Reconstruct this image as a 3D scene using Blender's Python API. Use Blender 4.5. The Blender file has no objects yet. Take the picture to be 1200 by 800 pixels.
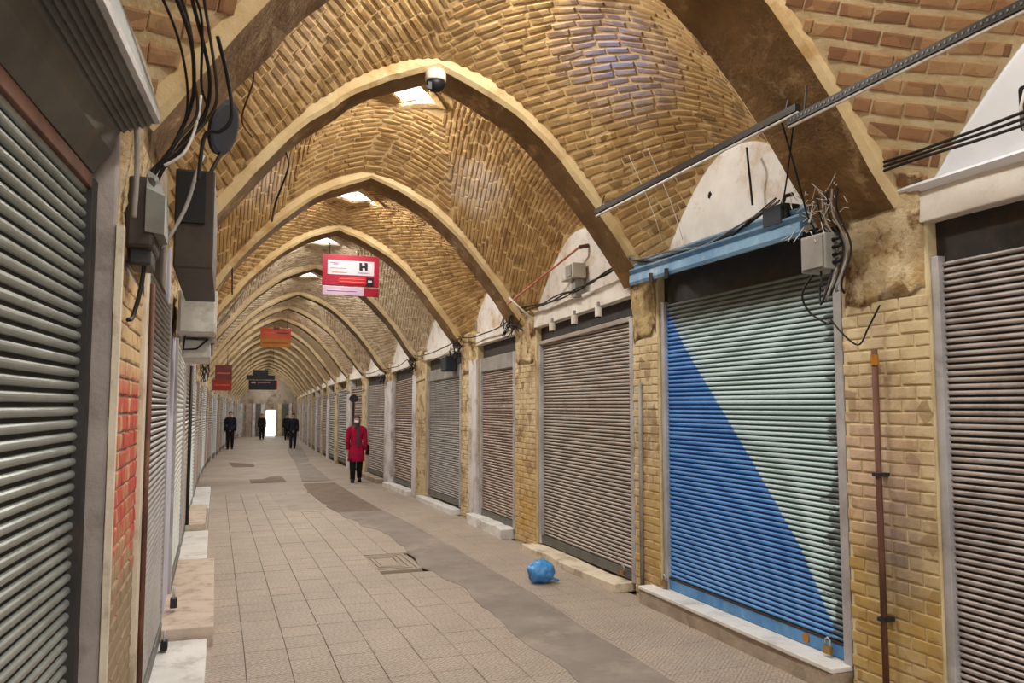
import bpy, bmesh, math, random
import numpy as np
from math import pi, sin, cos, atan2, radians, sqrt, exp
from mathutils import Vector, Matrix, noise
random.seed(7)
SC = bpy.context.scene
COL = SC.collection

# ------------------------------------------------------------------ camera
CAM_H = 1.7
FPX = 940.0
YAW = math.atan(338 * cos(math.atan2(75, FPX)) / FPX)
PITCH = math.atan2(75, FPX)
cd = bpy.data.cameras.new('camera')
cd.sensor_width = 36; cd.lens = 36 * FPX / 1200
cd.clip_start = 0.05; cd.clip_end = 300
cd.dof.use_dof = True; cd.dof.focus_distance = 7.5; cd.dof.aperture_fstop = 7.0
cam = bpy.data.objects.new('camera', cd); COL.objects.link(cam)
cam.location = (0, 0, CAM_H)
cam.rotation_euler = (pi / 2 + PITCH, 0, -YAW)
SC.camera = cam

# ------------------------------------------------------------------ world, light, exposure
w = bpy.data.worlds.new('World'); SC.world = w; w.use_nodes = True
bg = w.node_tree.nodes['Background']
bg.inputs[0].default_value = (0.93, 0.97, 1.0, 1); bg.inputs[1].default_value = 2.6
SC.view_settings.view_transform = 'Standard'; SC.view_settings.look = 'None'
SC.view_settings.gamma = 1; SC.view_settings.use_curve_mapping = False
SC.view_settings.exposure = 0.42
SC.cycles.max_bounces = 8; SC.cycles.diffuse_bounces = 6
SKY_W = 62.0          # watts of the daylight entering each roof opening

# ------------------------------------------------------------------ layout
RIBS = [(-2.35, -1.9), (0.55, 1.0), (3.4, 4.06), (6.25, 6.67), (9.25, 9.7), (11.85, 12.3), (14.85, 15.3), (17.85, 18.3)]
while RIBS[-1][0] < 57: RIBS.append((RIBS[-1][0] + 3.0, RIBS[-1][1] + 3.0))
YEND = RIBS[-1][1]
XM = 1.6
XS = ([-10, 6, 12, 20, 28, 40, 50, 61], [0, 0, -.06, -.12, -.05, .40, .85, 1.5])
DF = ([-10, 12, 18, 25, 40, 61], [0, 0, -.06, -.15, -.35, -.5])
DC = ([-10, 6.3, 9.25, 12, 15, 18, 25, 61], [0, 0, -.13, -.20, -.25, -.33, -.15, -.1])
def W(p):
    x, y, z = p
    return (x + float(np.interp(y, *XS)), y,
            z + float(np.interp(y, *DF)) + min(1, max(0, (z - 1.5) / 1.5)) * float(np.interp(y, *DC)))
def WV(p): return Vector(W(p))

PROF = np.array([(0, 4.49), (.25, 4.40), (.45, 4.315), (.7, 4.17), (1.03, 3.90), (1.3, 3.6), (1.6, 3.22), (1.9, 2.80), (2.0, 2.64), (2.1, 2.46)])
_dx = np.linspace(0, 2.1, 85); 
_k = np.interp(_dx, PROF[:, 0], PROF[:, 1])
_z = _k.copy()
for i in range(4, 83): _z[i] = _k[i - 2:i + 3].mean()
def zt(dx): return float(np.interp(abs(dx), _dx, _z))
_s = np.concatenate([[0], np.cumsum(np.hypot(np.diff(_dx), np.diff(_z)))])
def dx_of_s(s): return math.copysign(float(np.interp(abs(s), _s, _dx)), s)
S_MAX = float(np.interp(2.0, _dx, _s))

def vshape(v): return 1 - abs(v) ** (1.65 if v > 0 else 2.8)
CROWN = {3: .50, 2: .36, 1: .36, 0: .36}
HXO = {3: .13, 4: .05}
CUR = [0]
def crown(): return CROWN.get(CUR[0], .15)
def vault(s, y, y0, y1):
    """point of the vault of the bay y0..y1 at arc length s from the crown"""
    dx = dx_of_s(s); v = max(-1, min(1, (y - (y0 + y1) / 2) / ((y1 - y0) / 2)))
    q = min(1, (dx / 1.98) ** 2)
    g = vshape(v)
    return Vector((XM + dx, y, zt(math.hypot(dx, .2)) + .13 + g * (crown() * (1 - q) + (.92 if CUR[0] < 4 else .8) * q)))

# ------------------------------------------------------------------ materials
def lin(c):
    return tuple(((v / 255) / 12.92 if v / 255 <= .04045 else ((v / 255 + .055) / 1.055) ** 2.4) for v in c) + (1,)
class NT:
    def __init__(s, name):
        s.m = bpy.data.materials.new(name); s.m.use_nodes = True
        s.t = s.m.node_tree; s.n = s.t.nodes; s.l = s.t.links
        s.b = s.n['Principled BSDF']
        s.pos = s.n.new('ShaderNodeNewGeometry').outputs['Position']
    def link(s, a, b): s.l.new(a, b)
    def noise(s, scale, detail=4, rough=.6, vec=None, dist=0):
        n = s.n.new('ShaderNodeTexNoise'); n.inputs['Scale'].default_value = scale
        n.inputs['Detail'].default_value = detail; n.inputs['Roughness'].default_value = rough
        n.inputs['Distortion'].default_value = dist
        s.link(vec or s.pos, n.inputs['Vector']); return n.outputs['Fac']
    def mapping(s, sc=(1, 1, 1), rot=(0, 0, 0), loc=(0, 0, 0), vec=None):
        n = s.n.new('ShaderNodeMapping'); n.inputs['Scale'].default_value = sc
        n.inputs['Rotation'].default_value = rot; n.inputs['Location'].default_value = loc
        s.link(vec or s.pos, n.inputs['Vector']); return n.outputs[0]
    def ramp(s, f, a, b, ca=0, cb=1):
        n = s.n.new('ShaderNodeMapRange'); n.inputs[1].default_value = a; n.inputs[2].default_value = b
        n.inputs[3].default_value = ca; n.inputs[4].default_value = cb; n.clamp = True
        s.link(f, n.inputs[0]); return n.outputs[0]
    def mix(s, f, a, b):
        n = s.n.new('ShaderNodeMix'); n.data_type = 'RGBA'
        if isinstance(f, (int, float)): n.inputs[0].default_value = f
        else: s.link(f, n.inputs[0])
        for i, c in ((6, a), (7, b)):
            if isinstance(c, tuple): n.inputs[i].default_value = c
            else: s.link(c, n.inputs[i])
        return n.outputs[2]
    def math(s, op, a, b=None):
        n = s.n.new('ShaderNodeMath'); n.operation = op
        for i, c in ((0, a), (1, b)):
            if c is None: continue
            if isinstance(c, (int, float)): n.inputs[i].default_value = c
            else: s.link(c, n.inputs[i])
        return n.outputs[0]
    def sep(s, vec=None):
        n = s.n.new('ShaderNodeSeparateXYZ'); s.link(vec or s.pos, n.inputs[0]); return n.outputs
    def near(s, c, r0, r1, sc=(1, 1, 1)):
        """1 near the point c, 0 beyond"""
        m = s.mapping(sc=sc, loc=tuple(-c[i] * sc[i] for i in range(3)))
        n = s.n.new('ShaderNodeVectorMath'); n.operation = 'LENGTH'; s.link(m, n.inputs[0])
        return s.ramp(n.outputs['Value'], r0, r1, 1, 0)
    def bump(s, f, st=.3, d=.01):
        n = s.n.new('ShaderNodeBump'); n.inputs['Strength'].default_value = st; n.inputs['Distance'].default_value = d
        s.link(f, n.inputs['Height']); s.link(n.outputs[0], s.b.inputs['Normal'])
    def out(s, col, rough=.85, metal=0, spec=.3):
        if isinstance(col, tuple): s.b.inputs['Base Color'].default_value = col
        else: s.link(col, s.b.inputs['Base Color'])
        s.b.inputs['Roughness'].default_value = rough; s.b.inputs['Metallic'].default_value = metal
        s.b.inputs['Specular IOR Level'].default_value = spec
        return s.m
def blotchy(name, c1, c2, scale=3, rough=.85, metal=0, bump=.3, bscale=40, c3=None, s3=1.2, lo=.35, hi=.65, bd=.01, spec=.3, t3=(.52, .66)):
    t = NT(name)
    c = t.mix(t.ramp(t.noise(scale), lo, hi), lin(c1), lin(c2))
    if c3: c = t.mix(t.ramp(t.noise(s3, 6, .7), *t3), c, lin(c3))
    if bump: t.bump(t.noise(bscale, 5, .65), bump, bd)
    return t.out(c, rough, metal, spec)

def brick_mat(name, c1, c2, c3, dark, stain=None, grime=(.58, .72)):
    t = NT(name)
    v = t.n.new('ShaderNodeTexVoronoi'); v.inputs['Scale'].default_value = 9; t.link(t.pos, v.inputs['Vector'])
    sc = t.n.new('ShaderNodeSeparateColor'); t.link(v.outputs['Color'], sc.inputs[0])
    c = t.mix(t.ramp(t.noise(2.2, 3), .35, .65), lin(c1), lin(c2))
    c = t.mix(t.ramp(sc.outputs[0], .3, 1, 0, .75), c, lin(c3))
    c = t.mix(t.ramp(sc.outputs[1], .8, .9, 0, .6), c, lin(dark))
    c = t.mix(t.ramp(t.noise(1.3, 6, .7), grime[0], grime[1], 0, .8), c, lin(dark))
    if stain:
        for (ctr, r0, r1, scv, colr, amt) in stain:
            k = t.math('MULTIPLY', t.near(ctr, r0, r1, scv), t.ramp(t.noise(3.5, 5, .65), .3, .6, 0.2, amt))
            c = t.mix(k, c, lin(colr))
    t.bump(t.noise(45, 5, .7), .5, .008)
    return t.out(c, .9)

M = {}
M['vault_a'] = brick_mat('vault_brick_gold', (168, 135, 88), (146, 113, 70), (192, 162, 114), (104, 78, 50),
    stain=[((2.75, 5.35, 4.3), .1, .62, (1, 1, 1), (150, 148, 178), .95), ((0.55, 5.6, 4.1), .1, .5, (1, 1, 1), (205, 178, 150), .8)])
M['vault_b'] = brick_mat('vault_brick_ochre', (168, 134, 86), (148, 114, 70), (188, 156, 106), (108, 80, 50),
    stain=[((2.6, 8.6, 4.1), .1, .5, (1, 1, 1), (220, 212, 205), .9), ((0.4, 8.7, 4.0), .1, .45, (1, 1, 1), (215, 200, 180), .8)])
M['vault_0'] = brick_mat('vault_brick_brown', (168, 128, 90), (146, 104, 72), (184, 152, 112), (116, 80, 60))
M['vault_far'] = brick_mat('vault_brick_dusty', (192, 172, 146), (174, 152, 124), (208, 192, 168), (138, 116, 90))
M['mortar_gold'] = blotchy('mortar_pale_gold', (212, 184, 136), (188, 156, 108), 5, bump=.5, c3=(156, 122, 78), s3=2)  # joints filled with a pale gold mortar, lighter than the bricks
M['mortar_pale'] = blotchy('mortar_pale', (208, 188, 150), (186, 162, 122), 5, bump=.6, c3=(156, 124, 84))
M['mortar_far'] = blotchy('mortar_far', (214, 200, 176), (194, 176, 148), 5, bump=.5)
def far_vault_mat():
    t = NT('vault_far_surface')
    c = t.mix(t.ramp(t.noise(1.5), .35, .65), lin((190, 170, 140)), lin((166, 144, 112)))
    wv = t.n.new('ShaderNodeTexWave'); wv.inputs['Scale'].default_value = 4.2; wv.inputs['Distortion'].default_value = 2.5
    wv.bands_direction = 'Y'; t.link(t.pos, wv.inputs['Vector'])
    c = t.mix(t.ramp(wv.outputs['Fac'], .2, .6, .5, 0), c, lin((120, 92, 60)))
    t.bump(wv.outputs['Fac'], .5, .02)
    return t.out(c, .9)
M['vault_plain'] = far_vault_mat()
M['rib_face'] = blotchy('rib_cream_plaster', (214, 192, 148), (194, 166, 118), 2.5, bump=.5, bscale=25, c3=(172, 128, 72), s3=2.0, t3=(.56, .72))
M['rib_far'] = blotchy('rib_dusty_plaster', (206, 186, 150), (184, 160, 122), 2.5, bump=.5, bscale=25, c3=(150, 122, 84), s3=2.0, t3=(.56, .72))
M['rib_soffit_far'] = blotchy('rib_shaded_soffit', (112, 90, 62), (88, 70, 48), 2.2, bump=.5, bscale=18)  # shade under the far arches put into a dark soffit colour
M['rib_soffit'] = blotchy('rib_shaded_plaster', (136, 106, 68), (108, 82, 52), 2.2, bump=.6, bscale=18, c3=(182, 148, 100), s3=2.6, t3=(.56, .7))  # browner than the rib face: underside shade painted into the colour
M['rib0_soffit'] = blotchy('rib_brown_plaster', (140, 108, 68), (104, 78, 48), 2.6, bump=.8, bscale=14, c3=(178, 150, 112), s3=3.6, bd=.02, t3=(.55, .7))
M['pillar_brick'] = brick_mat('pillar_brick_yellow', (208, 190, 152), (190, 168, 128), (202, 182, 148), (126, 96, 68), grime=(.53, .68),
    stain=[((3.5, 3.7, .45), .2, 1.0, (1, .8, 1), (176, 142, 66), .9), ((3.5, 3.55, .95), .1, .32, (.5, 1, .6), (120, 108, 104), 1.0), ((3.5, 3.75, 1.35), .1, .5, (.5, 1, .9), (210, 180, 160), .7),
           ((3.5, 6.45, .5), .1, .9, (1, .8, 1), (190, 152, 82), .8), ((3.5, 9.5, .4), .1, 1.1, (1, .8, 1), (190, 146, 66), .9)])
M['pillar_mortar'] = blotchy('pillar_mortar', (212, 196, 158), (186, 166, 126), 5, bump=.5)
def left_brick():
    t = NT('pillar_brick_red_paint')
    v = t.n.new('ShaderNodeTexVoronoi'); v.inputs['Scale'].default_value = 9; t.link(t.pos, v.inputs['Vector'])
    sc = t.n.new('ShaderNodeSeparateColor'); t.link(v.outputs['Color'], sc.inputs[0])
    c = t.mix(sc.outputs[0], lin((208, 178, 132)), lin((186, 156, 116)))
    z = t.sep()[2]
    c = t.mix(t.ramp(z, .95, 1.3, .85, 0), c, lin((140, 124, 102)))
    n = t.noise(5.5, 3, .5, vec=t.mapping(sc=(1, 1.2, .55), loc=(3, 1.3, 0)))
    k = t.math('MULTIPLY', t.ramp(n, .36, .46), t.math('MULTIPLY', t.ramp(t.math('ADD', z, t.noise(6, 2)), 1.5, 1.75), t.ramp(z, 1.88, 1.74)))
    c = t.mix(t.math('MULTIPLY', k, .88), c, lin((186, 66, 60)))
    t.bump(t.noise(45, 5, .7), .5, .008)
    return t.out(c, .9)
M['left_brick'] = left_brick()
M['plaster_white'] = blotchy('white_lunette_plaster', (232, 228, 222), (212, 206, 200), 2, bump=.3, bscale=12, c3=(190, 164, 132), s3=2.4, t3=(.5, .68))
M['plaster_sheet'] = blotchy('clean_white_plaster', (240, 243, 248), (226, 230, 238), 1.4, bump=.05, bscale=6, rough=.6)
M['lintel'] = blotchy('lintel_plaster', (226, 220, 210), (204, 196, 186), 3, bump=.4, bscale=20, c3=(170, 152, 128), s3=3, t3=(.6, .75))
M['wall'] = blotchy('wall_plaster', (176, 164, 148), (150, 138, 122), 1.5, bump=.4, bscale=15, c3=(120, 100, 80), s3=1.4)
M['grey_plaster'] = blotchy('grey_pier_plaster', (170, 160, 154), (144, 135, 130), 3, bump=.5, bscale=25, c3=(128, 118, 110), s3=2.5)
M['cap'] = blotchy('peeling_capital_plaster', (214, 196, 160), (176, 146, 100), 6, bump=1.0, bscale=22, c3=(112, 78, 44), s3=5, bd=.02, t3=(.5, .62))
M['cap_wood'] = blotchy('splintered_plaster', (190, 168, 122), (150, 124, 82), 7, bump=1.0, bscale=18, c3=(96, 72, 46), s3=6, bd=.02, t3=(.5, .62))
M['pale_pilaster'] = blotchy('pale_pilaster_plaster', (212, 208, 208), (188, 182, 180), 3, bump=.35, bscale=25, c3=(158, 148, 140), s3=3)
M['lavender'] = blotchy('lavender_white_paint', (206, 204, 222), (190, 188, 206), 3, bump=.2, bscale=60)
M['whitepaint'] = blotchy('chalk_white_paint', (214, 218, 212), (194, 198, 192), 3, bump=.2, bscale=60)
M['marble'] = blotchy('white_marble', (226, 224, 220), (208, 206, 202), 3, rough=.5, bump=.1, bscale=30, c3=(186, 182, 176), s3=4)
M['cream_stone'] = blotchy('cream_stone', (220, 208, 188), (198, 184, 162), 4, rough=.8, bump=.4, bscale=30, c3=(164, 148, 126), s3=4)
M['travertine'] = blotchy('pinkish_travertine', (200, 182, 166), (182, 164, 148), 6, rough=.7, bump=.3, bscale=50, c3=(158, 140, 124), s3=6)
M['concrete'] = blotchy('rough_concrete', (176, 160, 142), (150, 136, 120), 5, bump=.6, bscale=30, c3=(126, 112, 92), s3=3)
M['asphalt'] = blotchy('grey_cement_strip', (142, 132, 124), (126, 116, 108), 2.2, rough=.8, bump=.35, bscale=90, c3=(156, 144, 132), s3=1.3)
M['asphalt_brown'] = blotchy('brown_cement_strip', (128, 110, 96), (110, 96, 84), 3, rough=.8, bump=.3, bscale=80)
M['grout'] = blotchy('floor_grout', (162, 148, 134), (148, 134, 121), 4, bump=.3)
def tile_mat(name, c1, c2):
    t = NT(name)
    oi = t.n.new('ShaderNodeObjectInfo')
    c = t.mix(t.ramp(t.noise(1.1, 5, .6), .35, .65), lin(c1), lin(c2))
    vv = t.n.new('ShaderNodeTexVoronoi'); vv.inputs['Scale'].default_value = 2.6; t.link(t.pos, vv.inputs['Vector'])
    sc = t.n.new('ShaderNodeSeparateColor'); t.link(vv.outputs['Color'], sc.inputs[0])
    c = t.mix(t.ramp(oi.outputs['Random'], 0, 1, 0, .35), c, lin((162, 152, 144)))
    c = t.mix(t.ramp(t.noise(7, 6, .75), .5, .75, 0, .5), c, lin((196, 176, 158)))
    # fine raised herringbone of short bars (relief too small to be pieces)
    def bars(rot, off):
        m = t.mapping(sc=(1, 1, 1), rot=(0, 0, rot), loc=(off, 0, 0))
        b = t.n.new('ShaderNodeTexBrick'); b.offset = .5
        b.inputs['Scale'].default_value = 1; b.inputs['Brick Width'].default_value = .075; b.inputs['Row Height'].default_value = .026
        b.inputs['Mortar Size'].default_value = .006; b.inputs['Mortar Smooth'].default_value = .6
        b.inputs['Color1'].default_value = (1, 1, 1, 1); b.inputs['Color2'].default_value = (1, 1, 1, 1); b.inputs['Mortar'].default_value = (0, 0, 0, 1)
        t.link(m, b.inputs['Vector']); return b.outputs['Color']
    chk = t.n.new('ShaderNodeTexChecker'); chk.inputs['Scale'].default_value = 1 / .093
    t.link(t.mapping(loc=(.01, .01, .31)), chk.inputs['Vector'])
    h = t.mix(chk.outputs['Fac'], bars(radians(45), 0), bars(radians(-45), .02))
    t.bump(h, .55, .004)
    c = t.mix(t.ramp(h, 0, 1, .5, 0), c, lin((104, 92, 82)))
    return t.out(c, .62, 0, .35)
M['tile'] = tile_mat('floor_tile_beige', (180, 165, 150), (164, 150, 137))
M['tile_far'] = blotchy('floor_far_pavers', (162, 148, 135), (146, 133, 121), 1.1, rough=.65, bump=.1, c3=(148, 132, 118), s3=2.2, t3=(.52, .7))
def metal(name, c1, c2, rough=.45, met=.35, dirt=(90, 80, 70), s3=2.5, t3=(.55, .75)):
    return blotchy(name, c1, c2, 4, rough=rough, metal=met, bump=.08, bscale=60, c3=dirt, s3=s3, t3=t3, spec=.5)
M['slat_dark'] = metal('slat_mauve_grey', (176, 166, 162), (150, 140, 138), dirt=(112, 100, 96))
M['slat_grey'] = metal('slat_warm_grey', (180, 168, 158), (160, 150, 142), dirt=(120, 108, 98))
M['slat_brown'] = metal('slat_brownish_grey', (176, 156, 142), (156, 136, 124), dirt=(112, 96, 84))
M['slat_cool'] = metal('slat_cool_grey', (172, 168, 164), (150, 146, 144), dirt=(112, 106, 100))
M['slat_left'] = metal('slat_galvanised', (168, 174, 170), (144, 150, 146), .4, .55, dirt=(118, 116, 106), t3=(.6, .8))
M['groove'] = blotchy('slat_groove_shade_grime', (52, 46, 44), (36, 32, 30), 5, bump=0)  # shade between the slats painted in, along with groove dirt
M['groove_mid'] = blotchy('slat_groove_grey', (96, 88, 82), (78, 70, 66), 5, bump=0)  # painted groove shade in a lighter grey
M['steel_dark'] = metal('dark_steel', (58, 54, 54), (42, 40, 40), .5, .4, dirt=(76, 62, 50))
M['black'] = blotchy('black_plastic', (26, 26, 28), (20, 20, 22), 5, rough=.5, bump=.05)
M['rust'] = metal('rust_brown_steel', (112, 74, 56), (84, 54, 42), .7, .2, dirt=(140, 104, 84))
M['rail'] = metal('rail_light_grey', (190, 188, 190), (164, 160, 160), .5, .3, dirt=(128, 118, 112))
M['hood_grey'] = metal('hood_grey_green', (112, 112, 106), (92, 92, 88), .5, .4, dirt=(128, 110, 90))
M['hood_brown'] = metal('hood_brown', (66, 56, 44), (46, 40, 34), .6, .2, dirt=(44, 38, 32))
M['hood_blue'] = metal('hood_pale_blue', (112, 148, 176), (82, 120, 154), .5, .2, dirt=(176, 190, 200))
M['box_grey'] = metal('box_grey', (150, 146, 140), (128, 124, 118), .6, .1, dirt=(104, 96, 86))
M['box_pale'] = blotchy('pale_plastic', (206, 202, 192), (184, 180, 170), 4, rough=.5, bump=.05, c3=(160, 152, 138), s3=3)
M['navy'] = blotchy('navy_disc', (44, 48, 58), (34, 38, 46), 4, rough=.6, bump=.05)
M['cable'] = blotchy('cable_black', (34, 30, 28), (24, 22, 22), 5, rough=.6, bump=0)
M['cable_grey'] = blotchy('cable_grey', (150, 144, 138), (120, 114, 108), 5, rough=.6, bump=0)
M['cable_white'] = blotchy('cable_white', (216, 210, 200), (190, 184, 176), 5, rough=.6, bump=0)
M['pinkrod'] = blotchy('pink_rod', (188, 120, 98), (164, 98, 82), 5, rough=.6, bump=0)
M['red_sign'] = blotchy('sign_crimson', (126, 12, 36), (112, 8, 30), 3, rough=.4, bump=0)
M['red_sign2'] = blotchy('sign_red_band', (146, 24, 32), (132, 20, 28), 3, rough=.4, bump=0)
M['sign_panel'] = blotchy('sign_pale_panel', (158, 150, 154), (146, 138, 142), 3, rough=.4, bump=0)
M['sign_strip'] = blotchy('sign_lilac_strip', (158, 134, 150), (146, 124, 140), 3, rough=.4, bump=0)
M['ink'] = blotchy('sign_black_ink', (20, 16, 22), (16, 14, 18), 3, rough=.4, bump=0)
M['ink_soft'] = blotchy('sign_soft_ink', (150, 118, 140), (132, 104, 126), 3, rough=.4, bump=0)
M['ink_red'] = blotchy('sign_soft_red', (214, 96, 84), (200, 84, 76), 3, rough=.4, bump=0)
M['orange'] = blotchy('sign_orange', (206, 88, 50), (190, 74, 40), 3, rough=.5, bump=0)
M['ochre'] = blotchy('sign_ochre', (178, 116, 30), (162, 104, 24), 3, rough=.5, bump=0)
M['maroon'] = blotchy('sign_maroon', (118, 62, 56), (100, 50, 46), 3, rough=.5, bump=0)
M['brickred'] = blotchy('sign_brick_red', (158, 52, 36), (140, 44, 32), 3, rough=.5, bump=0)
M['coat'] = blotchy('crimson_wool_coat', (176, 18, 66), (150, 12, 54), 9, rough=.9, bump=.3)
M['scarf'] = blotchy('grey_patterned_scarf', (92, 76, 84), (66, 54, 62), 30, rough=.9, bump=.2)
M['cloth_black'] = blotchy('black_cloth', (30, 28, 30), (22, 20, 22), 8, rough=.9, bump=.2)
M['cloth_navy'] = blotchy('navy_cloth', (34, 38, 56), (26, 28, 42), 8, rough=.9, bump=.2)
M['skin'] = blotchy('skin', (206, 160, 134), (190, 144, 120), 8, rough=.6, bump=0)
M['hair'] = blotchy('dark_hair', (36, 28, 24), (26, 20, 18), 20, rough=.7, bump=.2)
M['mask'] = blotchy('white_face_mask', (238, 236, 236), (226, 224, 226), 8, rough=.8, bump=0)
M['brass'] = metal('brass_lock', (176, 140, 84), (142, 110, 66), .4, .7)
M['bulb'] = blotchy('white_ceramic', (222, 216, 204), (200, 194, 184), 8, rough=.4, bump=0)
def bag_mat():
    t = NT('blue_plastic_bag')
    c = t.mix(t.ramp(t.noise(9), .35, .65), lin((40, 116, 190)), lin((86, 158, 220)))
    t.bump(t.noise(18, 4, .6, dist=1), .5, .02)
    t.b.inputs['Transmission Weight'].default_value = .0
    return t.out(c, .3, 0, .5)
M['bag'] = bag_mat()
def blue_shutter():
    t = NT('slat_blue_and_pale')
    x, y, z = t.sep()
    fc = t.n.new('ShaderNodeFloatCurve'); cv = fc.mapping.curves[0]
    # height (0..2.8 m) -> how far along the wall (4..6.2 m) the blue field reaches
    pts = [(0, 3.82), (.27, 4.02), (.39, 4.18), (.77, 4.43), (1.2, 4.83), (1.54, 5.16), (1.69, 5.31), (1.97, 5.59), (2.2, 5.81), (2.51, 6.05), (2.75, 6.3)]
    while len(cv.points) < len(pts): cv.points.new(.5, .5)
    for p, (zz, yy) in zip(cv.points, pts): p.location = (zz / 2.8, (yy - 3.8) / 2.8); p.handle_type = 'VECTOR'
    fc.mapping.update()
    t.link(t.ramp(z, 0, 2.8), fc.inputs['Value'])
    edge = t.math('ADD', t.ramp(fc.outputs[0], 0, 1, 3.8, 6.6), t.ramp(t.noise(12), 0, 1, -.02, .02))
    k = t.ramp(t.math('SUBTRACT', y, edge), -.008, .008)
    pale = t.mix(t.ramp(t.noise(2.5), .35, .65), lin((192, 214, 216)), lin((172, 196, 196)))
    pale = t.mix(t.ramp(z, 2.25, 2.45, 0, .85), pale, lin((96, 98, 86)))  # hood's shadow and grime painted onto the pale upper slats
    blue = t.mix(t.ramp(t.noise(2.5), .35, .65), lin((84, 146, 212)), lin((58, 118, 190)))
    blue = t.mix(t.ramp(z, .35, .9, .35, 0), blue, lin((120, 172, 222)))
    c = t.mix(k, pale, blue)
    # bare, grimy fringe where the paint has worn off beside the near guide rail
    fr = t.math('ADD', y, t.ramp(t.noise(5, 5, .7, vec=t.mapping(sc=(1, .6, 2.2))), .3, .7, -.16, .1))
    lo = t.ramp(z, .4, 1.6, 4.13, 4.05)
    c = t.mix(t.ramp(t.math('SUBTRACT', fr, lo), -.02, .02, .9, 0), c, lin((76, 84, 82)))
    t.bump(t.noise(60), .08)
    return t.out(c, .5, .1, .5)
M['blue_slat'] = blue_shutter()
M['blue_groove'] = None
def blue_groove():  # darkened paint colours carry the shade in the blue shutter's grooves
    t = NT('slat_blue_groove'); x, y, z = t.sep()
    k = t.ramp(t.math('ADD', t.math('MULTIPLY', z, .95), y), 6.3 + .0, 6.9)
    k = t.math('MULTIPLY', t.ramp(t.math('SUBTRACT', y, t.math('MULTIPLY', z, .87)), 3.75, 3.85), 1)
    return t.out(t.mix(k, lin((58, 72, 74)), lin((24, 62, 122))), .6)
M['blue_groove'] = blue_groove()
M['blue_bar'] = metal('blue_bottom_bar', (92, 148, 200), (66, 122, 180), .45, .1, dirt=(120, 170, 200))

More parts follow.
